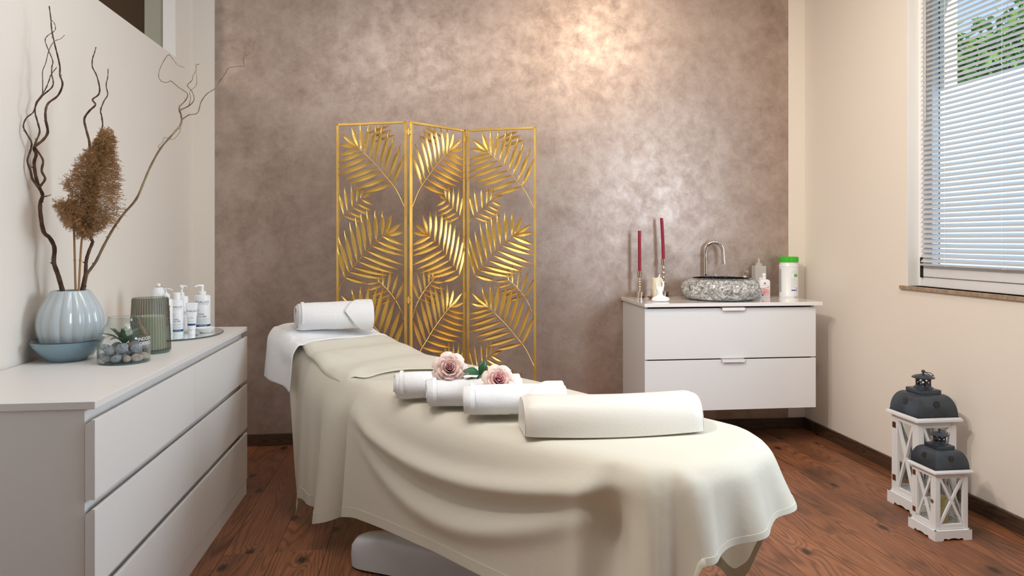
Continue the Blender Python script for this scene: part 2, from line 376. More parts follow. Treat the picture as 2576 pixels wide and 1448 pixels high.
M_ext = mat('cream_render', (.95, .92, .80), .85, bump=(90, .2))
M_grass = mat('lawn', (.10, .20, .05), .9, bump=(20, .4), var=(4, (.16, .27, .07), .4, .7))
M_hall = mat('brown_hall_paint', (.115, .075, .045), .85, bump=(200, .1))
M_jamb = mat('grey_green_jamb', (.36, .36, .29), .7, bump=(200, .1))
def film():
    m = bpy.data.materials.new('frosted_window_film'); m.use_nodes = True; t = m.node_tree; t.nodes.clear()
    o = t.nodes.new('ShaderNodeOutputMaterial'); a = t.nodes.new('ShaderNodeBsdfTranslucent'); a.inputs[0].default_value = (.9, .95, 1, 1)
    e = t.nodes.new('ShaderNodeEmission'); e.inputs[0].default_value = (.74, .88, 1, 1); e.inputs[1].default_value = .5  # emission puts a daylight glow into the film, which is no lamp
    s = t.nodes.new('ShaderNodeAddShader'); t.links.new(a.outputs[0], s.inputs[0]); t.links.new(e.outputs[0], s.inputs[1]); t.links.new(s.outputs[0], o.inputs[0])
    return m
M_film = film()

for m_ in (M_cloth, M_cloth2):      # thin cotton lets some light through
    t = m_.node_tree; b = t.nodes['Principled BSDF']; o = [n for n in t.nodes if n.type == 'OUTPUT_MATERIAL'][0]
    tl = t.nodes.new('ShaderNodeBsdfTranslucent'); tl.inputs[0].default_value = (.86, .78, .58, 1)
    mx = t.nodes.new('ShaderNodeMixShader'); mx.inputs[0].default_value = .22
    t.links.new(b.outputs[0], mx.inputs[1]); t.links.new(tl.outputs[0], mx.inputs[2]); t.links.new(mx.outputs[0], o.inputs[0])

# ---------------------------------------------------------------- room shell
WY, RX, LX, BY, CZ = 4.36, 2.40, -1.306, -1.7, 3.0
def struct(name, g, m, parent=None, **k):
    o = g.mk(name, m, parent, **k); o['kind'] = 'structure'
    return o
# floor with planks
fl = struct('floor', G().box(LX-.1, RX+.25, BY-.1, WY+.1, -.10, -.016), M_shadow)
pw_ = .19; x = 1.533-pw_*15-.0; ci = 0
r = random.Random(3)
while x < RX+.02:
    x0, x1 = max(x, LX-.02), min(x+pw_, RX+.03)
    y = BY-.05-r.random()*.9
    cuts = []
    # end joints the photograph shows
    fixed = {0: [], }
    mid = (x0+x1)/2
    if 1.95 < mid < 2.12: ys = [BY-.05, -.4, 1.2, 3.19, WY+.02]
    elif -.75 < mid < -.36: ys = [BY-.05, -.2, 1.35, 2.86, WY+.02]
    elif -.95 < mid <= -.75: ys = [BY-.05, .4, 2.1, 3.75, WY+.02]
    else:
        ys = [BY-.05]; yy = BY+.3+r.random()*1.3
        while yy < WY-.3: ys.append(yy); yy += 1.3+r.random()*.8
        ys.append(WY+.02)
    if x1-x0 > .01:
        for ya, yb in zip(ys, ys[1:]):
            gp = .0006; top = .0; c = .0012
            X0, X1, Y0, Y1 = x0+gp, x1-gp, ya+gp, yb-gp
            V = [(X0, Y0, -.014), (X1, Y0, -.014), (X1, Y1, -.014), (X0, Y1, -.014),
                 (X0, Y0, top-c), (X1, Y0, top-c), (X1, Y1, top-c), (X0, Y1, top-c),
                 (X0+c, Y0+c, top), (X1-c, Y0+c, top), (X1-c, Y1-c, top), (X0+c, Y1-c, top)]
            Fq = [(0, 3, 2, 1), (8, 9, 10, 11)]
            for a in (0, 4):
                for i in range(4): Fq.append((a+i, a+(i+1) % 4, a+4+(i+1) % 4, a+4+i))
            mk('plank', V, Fq, M_floor, fl)
    x += pw_
struct('ceiling', G().box(LX-.2, RX+.4, BY-.1, WY+.2, CZ, CZ+.12), M_ceil)
# back wall (cream) with the metallic plaster field set on it
struct('wall_back', G().box(-3.2, RX+.3, WY, WY+.15, -.1, CZ), M_wall)
struct('wall_back_panel', G().box(-1.183, 2.289, WY-.002, WY, -.01, CZ), M_plaster)
struct('wall_front', G().box(LX-.1, RX+.1, BY-.12, BY, -.1, CZ), M_hall)  # unseen wall, coloured dark brown to cut bounced light
# left wall with the high opening Y 1.2-4.076, z>2.157
g = G().box(LX-.064, LX, BY, WY, -.1, 2.157).box(LX-.064, LX, 4.076, WY, 2.157, CZ).box(LX-.064, LX, BY, 1.2, 2.157, CZ)
struct('wall_left', g, M_wall)
struct('trim_1', G().box(LX-.064, LX-.001, 4.07, 4.0765, 2.157, CZ), M_reveal)
struct('trim_2', G().box(LX-.16, LX-.064, 4.08, 4.36, 2.0, CZ), M_jamb)
struct('trim_3', G().box(-1.54, -1.523, WY-.02, WY, 0, CZ), mat('warm_brown_edge', (.19, .11, .06), .7, bump=(90, .1)))
struct('wall_hall', G().box(-3.2, -1.54, WY-.012, WY, -.1, CZ), M_hall)
struct('wall_hall_side', G().box(-3.2, -3.1, BY, WY, -.1, CZ), M_hall)
struct('ceiling_hall', G().box(-3.2, LX-.2, BY, WY, CZ, CZ+.1), M_ceil)
struct('floor_hall', G().box(-3.2, LX-.1, BY, WY, -.1, 0), M_hall)
# right wall: the visible window hole, and an unseen one added for the daylight lamp
wz0, wz1 = .957, 2.52
W1 = (2.30, 3.373); W2 = (1.14, 2.10)
g = G().box(RX, RX+.26, BY, WY, -.1, wz0).box(RX, RX+.26, BY, WY, wz1, CZ)
for a, b in ((BY, W2[0]), (W2[1], W1[0]), (W1[1], WY)): g.box(RX, RX+.26, a, b, wz0, wz1)
struct('wall_right', g, M_wall)
def reveal(y0, y1, n):
    g = G().box(RX+.001, RX+.06, y1-.002, y1+.0, wz0, wz1).box(RX+.001, RX+.06, y0, y0+.002, wz0, wz1).box(RX+.001, RX+.06, y0, y1, wz1-.002, wz1)
    struct('trim_%d' % n, g, M_reveal)
reveal(*W1, 4); reveal(*W2, 5)
struct('trim_6', G().box(RX+.13, RX+.262, W1[1]-.003, W1[1]-.0005, wz0, wz1).box(RX+.13, RX+.262, W1[0]+.0005, W1[0]+.003, wz0, wz1), M_ext)
struct('wall_outside', G().box(RX+.26, RX+.27, BY, WY+.1, -.1, wz0).box(RX+.26, RX+.27, W1[1], WY+.1, wz0, CZ).box(RX+.26, RX+.27, BY, W1[0], wz0, CZ), M_ext)
# skirting
struct('baseboard_back', G().box(LX, RX, WY-.018, WY-.002, 0, .067), M_base, bevel=.002)
struct('baseboard_right', G().box(RX-.016, RX, BY, WY-.018, 0, .067), M_baseY, bevel=.002)
struct('baseboard_left', G().box(LX, LX+.012, BY, WY-.018, 0, .067), M_baseY, bevel=.002)

# ---------------------------------------------------------------- windows
def window(n, y0, y1, with_film):
    w = bpy.data.objects.new('window_%d' % n, None); COL.objects.link(w); w.location = (RX+.06, (y0+y1)/2, wz0); w['kind'] = 'structure'
    X = RX+.058
    g = G()
    fr = .042
    g.box(X, X+.07, y0, y0+fr, wz0, wz1).box(X, X+.07, y1-fr, y1, wz0, wz1).box(X, X+.07, y0+fr, y1-fr, wz0, wz0+.045).box(X, X+.07, y0+fr, y1-fr, wz1-fr, wz1)
    g.mk('window_frame', M_pvc, w, bevel=.003)
    a0, a1, b0, b1 = y0+fr+.002, y1-fr-.002, wz0+.047, wz1-fr-.002; s = .066; X2 = X-.008
    g = G().box(X2, X+.06, a0, a0+s, b0, b1).box(X2, X+.06, a1-s, a1, b0, b1).box(X2, X+.06, a0+s, a1-s, b0, b0+s).box(X2, X+.06, a0+s, a1-s, b1-s, b1)
    g.mk('sash', M_pvc, w, bevel=.004)
    G().box(X+.004, X+.006, a0+s-.001, a0+s+.006, b0+s, b1-s).box(X+.02, X+.022, a1-s-.012, a1-s-.008, b0+s, b1-s).mk('gasket', M_black, w)
    G().box(X+.03, X+.034, a0+s, a1-s, b0+s, b1-s).mk('pane', M_pane, w)
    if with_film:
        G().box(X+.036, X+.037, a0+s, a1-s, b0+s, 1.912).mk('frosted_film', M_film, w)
        G().box(X-.018, X-.002, a1+.001, a1+.009, 1.0, 1.10).mk('hinge', M_black, w, bevel=.002)
    return w
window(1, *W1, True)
window(2, *W2, False)  # unseen frame added around the daylight area lamp
sill = struct('trim_7', G().box(RX-.014, RX+.06, 2.24, 3.42, wz0-.018, wz0+.0), M_stone, bevel=.002)
struct('trim_8', G().box(RX-.014, RX+.06, 1.08, 2.16, wz0-.018, wz0), M_stone, bevel=.002)

# venetian blind on window 1
bl = thing('venetian_blind', (2.43, 2.85, 1.06), 'silver horizontal venetian blind hanging in front of the window', 'blind')
BYa, BYb, BX = 2.345, 3.312, 2.434
def slat_geo(L_):
    g = G(); n = 7; w = .025; V = []
    for e in (0, 1):
        for sgn in (0, 1):
            for i in range(n):
                t = i/(n-1)-.5; dz = .0028*(1-4*t*t)-sgn*.0005
                a = math.radians(48)
                xx = t*w; V.append(Vector((xx*math.cos(a)-dz*math.sin(a), -L_ if e else 0, xx*math.sin(a)+dz*math.cos(a))))
    Fq = []
    for i in range(n-1):
        Fq.append((i, i+1, 2*n+i+1, 2*n+i)); Fq.append((n+i+1, n+i, 3*n+i, 3*n+i+1)); Fq.append((i, n+i, n+i+1, i+1)); Fq.append((2*n+i, 2*n+i+1, 3*n+i+1, 3*n+i))
    Fq.append((0, 2*n, 3*n, n)); Fq.append((n-1, 2*n-1, 4*n-1, 3*n-1))
    return V, Fq
V, Fq = slat_geo(BYb-BYa)
s0 = mk('slat', V, Fq, M_slat, bl, local=True, smooth=50)
z = 1.086; k = 0
while z < 2.47:
    o = s0 if k == 0 else s0.copy()
    if k: COL.objects.link(o); o.parent = bl
    o.location = Vector((BX, BYb+random.uniform(-.001, .001), z))-Vector(bl.location)
    o.rotation_euler = (0, random.uniform(-.03, .03), 0)
    z += .0238; k += 1
G().box(BX-.012, BX+.012, BYa, BYb, 1.060, 1.070).mk('bottom_rail', M_slat, bl, bevel=.002)
G().box(BX-.014, BX+.014, BYa, BYb, 2.475, 2.505).mk('head_rail', M_slat, bl, bevel=.002)
for y in (3.14, 2.80, 2.45):
    g = G().tube([(BX-.0135, y, 1.07), (BX-.0135, y, 2.475)], .0006, 5).tube([(BX+.0135, y, 1.07), (BX+.0135, y, 2.475)], .0006, 5)
    zz = 1.082
    while zz < 2.46: g.tube([(BX-.0135, y, zz), (BX+.0135, y, zz+.004)], .0005, 4); zz += .0238
    g.mk('ladder_cord', M_pump, bl)
    g = G()
    for a in (0, 1): g.tube([(BX-.016, y-.02+a*.012+math.cos(t)*.006, 1.066+math.sin(t)*.005) for t in [i*PI/6 for i in range(12)]], .0008, 5)
    g.mk('cord_knot', M_pump, bl)
G().tube([(BX-.022, 3.262, 2.47), (BX-.022, 3.262, 1.76)], .003, 6).mk('tilt_wand', M_clearbot, bl, smooth=60)
G().tube([(BX+.0, 3.312, 1.066), (BX-.002, 3.327, 1.066)], .0025, 8).mk('guide_pin', M_pump, bl)

# ---------------------------------------------------------------- outside
struct('ground_outside', G().box(2.75, 26, -14, 22, -.6, -.3), M_grass)
def tree(loc, rad, n, label, seed):
    rr = random.Random(seed); t = thing('garden_tree', (loc[0], loc[1], -.3), label, 'tree')
    g = G(); b = Vector(loc)
    g.tube([(b.x, b.y, -.3), (b.x+.05, b.y, b.z*.4), (b.x, b.y, b.z)], [.14, .1, .05], 8)
    for i in range(9):
        d = Vector((rr.uniform(-1, 1), rr.uniform(-1, 1), rr.uniform(-.2, .8))).normalized()
        g.tube([b+Vector((0, 0, -.6)), b+d*rad*.45, b+d*rad*.85], [.04, .02, .006], 5)
    g.mk('trunk', M_bark2, t, smooth=60)
    g = G(); cl = []
    for i in range(46):
        d = Vector((rr.gauss(0, 1), rr.gauss(0, 1), rr.gauss(0, .8))).normalized(); cl.append(b+d*rad*rr.uniform(.35, 1))
    for i in range(n):
        c = rr.choice(cl)+Vector((rr.gauss(0, .2), rr.gauss(0, .2), rr.gauss(0, .17)))*rad*.75
        u = Vector((rr.gauss(0, 1), rr.gauss(0, 1), rr.gauss(0, .6))).normalized(); v = u.cross(Vector((rr.gauss(0, 1), rr.gauss(0, 1), rr.gauss(0, 1)))).normalized()
        s = rr.uniform(.05, .09); w = u.cross(v)
        g.add([c-u*s, c+v*s*.45+w*.006, c+u*s, c-v*s*.45+w*.006], [(0, 1, 2, 3)])
    o = g.mk('foliage', M_treeleaf, t); o['kind'] = 'stuff'
tree((6.15, 7.05, 2.35), 1.15, 9000, 'leafy green tree seen through the upper part of the window', 5)
tree((7.3, 6.6, 3.0), 1.25, 9000, 'second leafy green tree, at the right edge of the window view', 6)

# ---------------------------------------------------------------- dresser
DX0, DX1, DY0, DY1 = -1.297, -.817, 1.9454, 3.5454
dr = thing('dresser', (-1.05, 2.745, 0), 'long white six-drawer dresser standing against the left wall', 'dresser')
G().box(DX0, DX1, DY0, DY1, .7605, .78).mk('top_board', M_white, dr, bevel=.0012)
g = G().box(DX0, DX1-.026, DY0+.004, DY0+.024, 0, .7605).mk('side_panel', M_white, dr, bevel=.001)
g = G().box(DX0, DX1-.026, DY1-.024, DY1-.004, 0, .7605).mk('side_panel', M_white, dr, bevel=.001)
G().box(DX0, DX0+.012, DY0+.024, DY1-.024, .02, .7605).mk('back_panel', M_white, dr)
G().box(DX1-.034, DX1-.002, DY0+.024, DY1-.004, 0, .066).mk('plinth', M_white, dr, bevel=.001)
G().box(DX1-.05, DX1-.030, DY0+.024, DY1-.024, .068, .7605).mk('carcass_front', M_white, dr)
G().box(DX0+.012, DX1-.05, 2.735, 2.755, .02, .7605).mk('divider', M_white, dr)
YM = (DY0+DY1)/2
for zt, zb in ((.734, .533), (.509, .308), (.284, .068)):
    for ya, yb in ((DY0, YM-.0015), (YM+.0015, DY1)):
        # front board with the grip bevelled along its upper back edge
        prof = [(DX1-.024, zb), (DX1, zb), (DX1, zt), (DX1-.008, zt), (DX1-.024, zt-.014)]
        n = len(prof); V = [(x_, y_, z_) for y_ in (ya, yb) for x_, z_ in prof]
        Fq = [tuple(range(n)), tuple(range(2*n-1, n-1, -1))]+[(i, n+i, n+(i+1) % n, (i+1) % n) for i in range(n)]
        d = mk('drawer', V, Fq, M_white, dr, bevel=.0008)

# ---------------------------------------------------------------- vanity
VX0, VX1, VY0 = 1.2135, 2.2135, 3.90
vn = thing('wall_cabinet', (1.71, 4.12, .237), 'white two-drawer washstand cabinet hung on the brown wall', 'cabinet')
G().box(VX0+.004, VX0+.02, VY0+.018, WY-.002, .24, .812).mk('side_panel', M_vwhite, vn, bevel=.001)
G().box(VX1-.02, VX1-.004, VY0+.018, WY-.002, .24, .812).mk('side_panel', M_vwhite, vn, bevel=.001)
G().box(VX0+.02, VX1-.02, VY0+.03, WY-.002, .244, .80).mk('carcass', M_shadow, vn)
hu = (px(1813, VY0)+px(1873, VY0))/2
for za, zb in ((.237, .518), (.525, .806)):
    d = G().box(VX0, VX1, VY0, VY0+.018, za, zb).mk('drawer', M_vwhite, vn, bevel=.0012)
    hw = .066; zt = zb+.004
    poly = [(-hw+.006, -.018), (hw-.006, -.018), (hw-.002, -.016), (hw, -.012), (hw, 0), (-hw, 0), (-hw, -.012), (-hw+.002, -.016)]
    Mh = Matrix.Translation((hu, 0, zt)) @ Matrix(((1, 0, 0, 0), (0, 0, 1, VY0-.016), (0, 1, 0, 0), (0, 0, 0, 1)))
    G().prism(poly, 0, .0025, Mh).box(hu-hw, hu+hw, VY0-.016, VY0+.014, zt-.0022, zt).mk('handle', M_pump, d, bevel=.0006)
ct = G().box(VX0-.008, 2.243, VY0-.022, WY-.002, .816, .836).mk('countertop', M_counter, None, origin=(1.72, 4.1, .816), bevel=.0015)
tag(ct, 'glossy white countertop lying on the two-drawer washstand cabinet', 'countertop')
CT = .836

# ---------------------------------------------------------------- stone sink
SXc, SYc = px(1813, 4.12), 4.12
sk = thing('stone_basin', (SXc, SYc, CT), 'round rough-hewn grey stone basin with black polished inside', 'sink')
def rough(p, amp, sc):
    d = noise.fractal(p*sc, 1.0, 2.0, 5)
    f = noise.cell(p*sc*1.3)
    return amp*(d+.35*(f-.5))
prof = []
for i in range(25):
    t = i/24*PI; 
    prof.append((.150+.076*math.sin(t)**.8 if t < PI*.999 else .15, .001+.063-.063*math.cos(t)))
prof[0] = (.135, .001); prof[-1] = (.185, .124)
g = G(); g.lathe(prof, (SXc, SYc, CT), 160, cap=True)
for v in g.V:
    l = v-Vector((SXc, SYc, CT)); rr_ = Vector((l.x, l.y, 0))
    if l.z > .004 and l.z < .123:
        wgt = min(1, (l.z-.004)/.02, (.1235-l.z)/.01+.15)
        v += rr_.normalized()*rough(l*1.0, .011, 22)*wgt
        v.z += rough(l+Vector((3, 1, 2)), .004, 30)*wgt
g.F = [f for f in g.F if len(f) < 10]
g.mk('stone_body', M_granite, sk, smooth=35)
g = G(); g.lathe([(.186, .1235), (.181, .1255), (.175, .122), (.165, .10), (.13, .06), (.07, .04), (.02, .036), (.001, .036)], (SXc, SYc, CT), 96, cap=False)
g.mk('basin_lining', M_gran_in, sk, smooth=60)
G().lathe([(.024, 0), (.024, .004), (.02, .006), (.001, .006)], (SXc, SYc, CT+.036), 24).mk('drain', M_chrome, sk, smooth=40)

# faucet
FX = px(1773, 4.335); FYY = 4.325
fa = thing('faucet', (FX, FYY, CT), 'tall chrome arched faucet standing behind the stone basin', 'faucet')
zt = pz(632, FX, FYY); R_ = .049
path = [(FX, FYY, CT+.006), (FX, FYY, CT+.1), (FX, FYY, zt-.02)]+[(FX+R_*(1-math.cos(t)), FYY-.02*(1-math.cos(t)), zt+R_*1.15*math.sin(t)) for t in [i*PI*1.0/16 for i in range(17)]]+[(FX+2*R_+.001, FYY-.042, zt-.03), (FX+2*R_+.003, FYY-.044, zt-.062)]
G().tube(path, .0115, 20).mk('spout', M_chrome, fa, smooth=60)
G().tube([(FX+2*R_+.003, FYY-.044, zt-.055), (FX+2*R_+.004, FYY-.045, zt-.078)], .0125, 20).mk('aerator', M_chrome, fa, smooth=40)
G().lathe([(.024, 0), (.024, .008), (.014, .012), (.0125, .03)], (FX, FYY, CT), 28).mk('base_ring', M_chrome, fa, smooth=40)
hx = px(1873, 4.33)
th = thing('soap_pump', (hx, 4.322, CT), 'short chrome pump rising behind the right rim of the stone basin', 'soap pump')
zz = pz(680, hx, 4.322)-CT
G().lathe([(.017, 0), (.017, .05), (.014, .055), (.013, zz-.06), (.014, zz-.055), (.014, zz-.04), (.0115, zz-.035), (.0055, zz-.03), (.0055, zz-.012), (.008, zz-.01), (.008, zz)], (hx, 4.322, CT), 24).mk('body', M_chrome, th, smooth=40)
G().tube([(hx, 4.322, CT+zz-.004), (hx, 4.29, CT+zz-.004), (hx, 4.275, CT+zz-.012)], .004, 10).mk('nozzle', M_chrome, th, smooth=60)
wx = px(1806, 4.28)
wl = thing('tap_lever', (wx, 4.315, CT), 'small bent chrome lever just showing above the basin rim beside the faucet', 'tap lever')
zz = pz(690, wx, 4.315)
G().lathe([(.014, 0), (.014, .03), (.010, .034), (.009, zz-CT-.02), (.001, zz-CT-.018)], (wx, 4.315, CT), 20).mk('stem', M_chrome, wl, smooth=40)
G().tube([(wx-.006, 4.315, zz-.022), (wx-.001, 4.312, zz-.001), (wx+.008, 4.305, zz-.022)], .003, 8).mk('grip', M_chrome, wl, smooth=60)

# ---------------------------------------------------------------- candlesticks, candles
def candlestick(u, Y, vc, vt, lean, label, clabel):
    X = px(u, Y); zc = pz(vc, X, Y)-CT; zt_ = pz(vt, X, Y)
    c = thing('candlestick', (X, Y, CT), label, 'candlestick', 'nickel candlesticks')
    G().lathe([(.029, 0), (.030, .001), (.030, .037), (.029, .038), (.012, .039), (.006, .042)], (X, Y, CT), 40).mk('base', M_nickel, c, smooth=35)
    prof = [(.0055, .04)]
    z_ = .044; top = zc-.042; nb = 5; st = (top-z_)/nb
    for i in range(nb):
        rb = .0125 if i % 2 else .009
        for j in range(9):
            t = j/8*PI; prof.append((.0055+(rb-.0055)*math.sin(t), z_+st*(i+.08+.84*(1-math.cos(t))/2)))
    prof += [(.0055, top), (.014, top+.004), (.0145, zc-.004), (.0145, zc), (.0105, zc), (.0105, zc-.02), (.001, zc-.021)]
    G().lathe(prof, (X, Y, CT), 32).mk('stem', M_nickel, c, smooth=40)
    h = zt_-(CT+zc); cd = thing('taper_candle', (X, Y, CT+zc-.019), clabel, 'candle', 'dark red taper candles')
    base = Vector((X, Y, CT+zc-.019)); n = 14
    P = [base+Vector((lean*(k_/n)**1.5, 0, (h+.019)*k_/n)) for k_ in range(n+1)]
    G().tube(P, [.0098]*n+[.0085], 24).mk('wax', M_darkred, cd, smooth=50)
    t = P[-1]; G().tube([t, t+Vector((.001, 0, .005)), t+Vector((.007, 0, .009))], .0009, 6).mk('wick', M_wick, cd)
candlestick(1609, 4.27, 681, 580, -.001, 'shorter nickel candlestick at the left back of the countertop', 'dark red taper candle in the shorter candlestick')
candlestick(1669, 4.29, 651, 548, -.012, 'taller nickel candlestick behind the white figurine', 'dark red taper candle in the taller candlestick')
cx_ = px(1650, 4.24); cy_ = 4.22
pl = thing('candle_dish', (cx_-.012, cy_, CT), 'small dark saucer under the ivory pillar candle', 'saucer')
G().lathe([(.03, 0), (.034, .001), (.048, .010), (.049, .012), (.045, .010), (.03, .004), (.001, .004)], (cx_-.012, cy_, CT), 40).mk('dish', M_copper, pl, smooth=50)
pc = thing('pillar_candle', (cx_, cy_, CT+.0042), 'ivory pillar candle standing behind the white figurine', 'candle')
hh = pz(698, cx_, cy_)-CT-.004
g = G().lathe([(.027, 0), (.0275, .003), (.0275, hh-.004), (.026, hh), (.018, hh-.002), (.012, hh-.006), (.001, hh-.008)], (cx_, cy_, CT+.0042), 36)
for v in g.V:
    if v.z > CT+hh-.005: v.z += .0025*math.sin(3*math.atan2(v.y-cy_, v.x-cx_))
g.mk('wax', M_wax, pc, smooth=50)
G().tube([(cx_, cy_, CT+hh-.006), (cx_+.001, cy_, CT+hh+.002)], .0008, 5).mk('wick', M_wick, pc)
# yoga figurine (skinned, one surface)
fx, fy = px(1660, 4.02), 4.02
fg = thing('figurine', (fx, fy, CT), 'white porcelain cross-legged yoga figurine with arms joined overhead', 'figurine')
def skin(name, verts, edges, radii, m, parent, sub=2):
    me = bpy.data.meshes.new(name); org = wloc(parent)
    me.from_pydata([tuple(Vector(v)-org) for v in verts], edges, []); me.materials.append(m)
    o = bpy.data.objects.new(name, me); COL.objects.link(o); o.parent = parent
    md = o.modifiers.new('skin', 'SKIN'); md.use_smooth_shade = True
    for i, r_ in enumerate(radii):
        d = me.skin_vertices[0].data[i]; d.radius = (r_, r_) if not hasattr(r_, '__len__') else r_; d.use_root = (i == 0)
    s_ = o.modifiers.new('sub', 'SUBSURF'); s_.levels = sub; s_.render_levels = sub
    return o
b = Vector((fx, fy, CT))
vs = [(0, .004, .018), (0, .004, .035), (0, .002, .055), (0, .002, .068), (0, 0, .078), (0, -.001, .092),
      (-.017, .002, .072), (.017, .002, .072), (-.021, 0, .098), (.021, 0, .098), (-.008, 0, .130), (.008, 0, .130), (0, 0, .155),
      (-.028, -.006, .014), (.028, -.006, .014), (-.050, -.012, .012), (.050, -.012, .012), (-.028, -.026, .009), (.028, -.026, .009), (.004, -.028, .008), (-.004, -.03, .008)]
ed = [(0, 1), (1, 2), (2, 3), (3, 4), (4, 5), (3, 6), (3, 7), (6, 8), (7, 9), (8, 10), (9, 11), (10, 12), (0, 13), (0, 14), (13, 15), (14, 16), (15, 17), (16, 18), (17, 19), (18, 20)]
rd = [.020, .016, .0165, .015, .007, .0105, .009, .009, .0065, .0065, .005, .005, .0025, .015, .015, .011, .011, .009, .009, .007, .007]
skin('body', [b+Vector(v) for v in vs], ed, rd, M_porc, fg)

# ---------------------------------------------------------------- bottles on the vanity
def wrap(V, c, r_, ang, z, sx=1, sy=1, fl=.0006):
    """wrap flat text/label points (x along, y up) on an elliptic cylinder at angle ang"""
    out = []
    for v in V:
        t = ang+v.x/(r_*(sx+sy)/2)
        out.append(Vector((c[0]+(r_+fl)*sx*math.cos(t), c[1]+(r_+fl)*sy*math.sin(t), z+v.y)))
    return out
def band(c, r_, a0, a1, z0, z1, sx=1, sy=1, fl=.0004, n=14, rot=0):
    V = []
    for z_ in (z0, z1):
        for i in range(n+1):
            t = a0+(a1-a0)*i/n; V.append((c[0]+(r_+fl)*sx*math.cos(t), c[1]+(r_+fl)*sy*math.sin(t), z_))
    return V, [(i, i+1, n+2+i, n+1+i) for i in range(n)]
def label(name, txt, size, c, r_, ang, z, m, parent, sx=1, sy=1, sp=1.0, vert=False, bold=0, align='CENTER', fl=.0007):
    V, Fq = text_geo(txt, size, align, bold, sp)
    if vert: V = [Vector((-v.y, v.x, 0)) for v in V]
    return mk(name, wrap(V, c, r_, ang, z, sx, sy, fl), Fq, m, parent)
A0 = -PI/2      # angle that faces the camera side (-Y)
def facing(X, Y): return math.atan2(-Y, -X)
# wipes tub
X, Y = px(1983, 4.26), 4.255
wt = thing('wipes_tub', (X, Y, CT), 'white cylindrical wipes tub with bright green lid', 'tub')
rw = .0575; hz = pz(659, X, Y)-CT; ht = pz(645, X, Y)-CT
G().lathe([(rw-.002, 0), (rw, .004), (rw, .012), (rw-.001, .014), (rw-.001, hz-.028), (rw+.0005, hz-.026), (rw+.0005, hz-.02), (rw-.004, hz-.012), (rw-.004, hz)], (X, Y, CT), 56).mk('tub_body', M_bottle, wt, smooth=35)
G().lathe([(rw-.003, hz), (rw, hz+.001), (rw, ht-.005), (rw-.004, ht), (.001, ht+.001)], (X, Y, CT), 56).mk('lid', M_green, wt, smooth=35)
fa_ = facing(X, Y); zc = CT
ang = fa_+.62
for (a0, a1, z0, z1, m) in ((ang-.34, ang+.42, .124, .142, M_grnp), (ang-.34, ang-.06, .124, .142, M_whitep), (ang-.34, ang+.2, .040, .047, M_bluep), (fa_-1.25, fa_-.82, .03, .17, M_inkl)):
    V, Fq = band((X, Y), rw-.001, a0, a1, CT+z0*1.0, CT+z1, fl=.0008 if m is M_whitep else .0005); mk('printed_patch', V, Fq, m, wt)
for k_ in range(9):
    V, Fq = band((X, Y), rw-.001, ang-.32, ang+.3-.1*(k_ % 3), CT+.058+k_*.007, CT+.0592+k_*.007); mk('print_line', V, Fq, M_inkl, wt)
V, Fq = band((X, Y), rw-.001, ang-.345, ang-.335, CT+.036, CT+.142); mk('print_line', V, Fq, M_ink, wt)
V, Fq = band((X, Y), rw-.001, ang+.27, ang+.33, CT+.034, CT+.062); mk('printed_patch', V, Fq, M_navy, wt)
label('print', 'schülke +', .013, (X, Y), rw-.001, ang, CT+.19, M_ink, wt)
label('print', 'mikrozid\nuniversal wipes', .0065, (X, Y), rw-.001, ang, CT+.155, M_inkl, wt)
# dosing bottle, milky, square
X, Y = px(1909, 4.31), 4.31
bt = thing('dosing_bottle', (X, Y, CT), 'milky clear square dosing bottle with nozzle cap near the wall', 'bottle')
hb = pz(668, X, Y)-CT; w2 = .036
G().box(X-w2, X+w2, Y-.03, Y+.03, CT, CT+hb).mk('bottle_body', M_clearbot, bt, bevel=.006)
G().box(X-.011, X+.020, Y-.0312, Y-.0306, CT+hb*.5, CT+hb*.62).mk('sticker', M_whitep, bt)
G().lathe([(.0215, 0), (.0215, .014), (.012, .016), (.007, .022), (.005, .036), (.0065, .038), (.0045, .044), (.001, .046)], (X, Y, CT+hb), 28).mk('nozzle_cap', M_clearbot, bt, smooth=40)
# lotion bottle
X, Y = px(1922, 4.2), 4.2
bt = thing('lotion_bottle', (X, Y, CT), 'small white lotion bottle with pink and red label', 'bottle')
hb = pz(702, X, Y)-CT-.0; sy_ = .62; r_ = .034
n = 40
def sq(r0, z_, t):
    p = 4.0; return r0/((abs(math.cos(t))**p+abs(math.sin(t))**p)**(1/p))
G().lathe([(r_-.003, 0), (r_, .003), (r_, hb-.014), (r_-.003, hb-.006), (r_-.012, hb-.001), (.012, hb)], (X, Y, CT), 48, 1, sy_, fn=sq).mk('bottle_body', M_bottle, bt, smooth=40)
G().lathe([(.0105, hb), (.0105, hb+.012), (.0095, hb+.016), (.0125, hb+.022), (.0125, hb+.03), (.009, hb+.036), (.001, hb+.038)], (X, Y, CT), 28).mk('cap', M_bottle, bt, smooth=40)
yf = Y-r_*sy_-.0006
def flat(x0, x1, z0, z1, m, nm='printed_patch', par=None): 
    return mk(nm, [(x0, yf, z0), (x1, yf, z0), (x1, yf, z1), (x0, yf, z1)], [(0, 1, 2, 3)], m, par)
flat(X-.026, X+.024, CT+.016, CT+.055, M_pinkp, par=bt)
yf -= .0003
flat(X-.024, X-.014, CT+.014, CT+.023, M_bluep, par=bt)
mk('printed_dot', [(X-.005+.0055*math.cos(t), yf, CT+.088+.0055*math.sin(t)) for t in [i*PI/10 for i in range(20)]], [tuple(range(20))], M_redp, bt)
g = G().bar((X-.028, yf, CT+.061), (X-.013, yf, CT+.056), .0004, .0022).bar((X-.013, yf, CT+.056), (X+.024, yf, CT+.067), .0004, .0022); g.mk('printed_chevron', M_redp, bt)
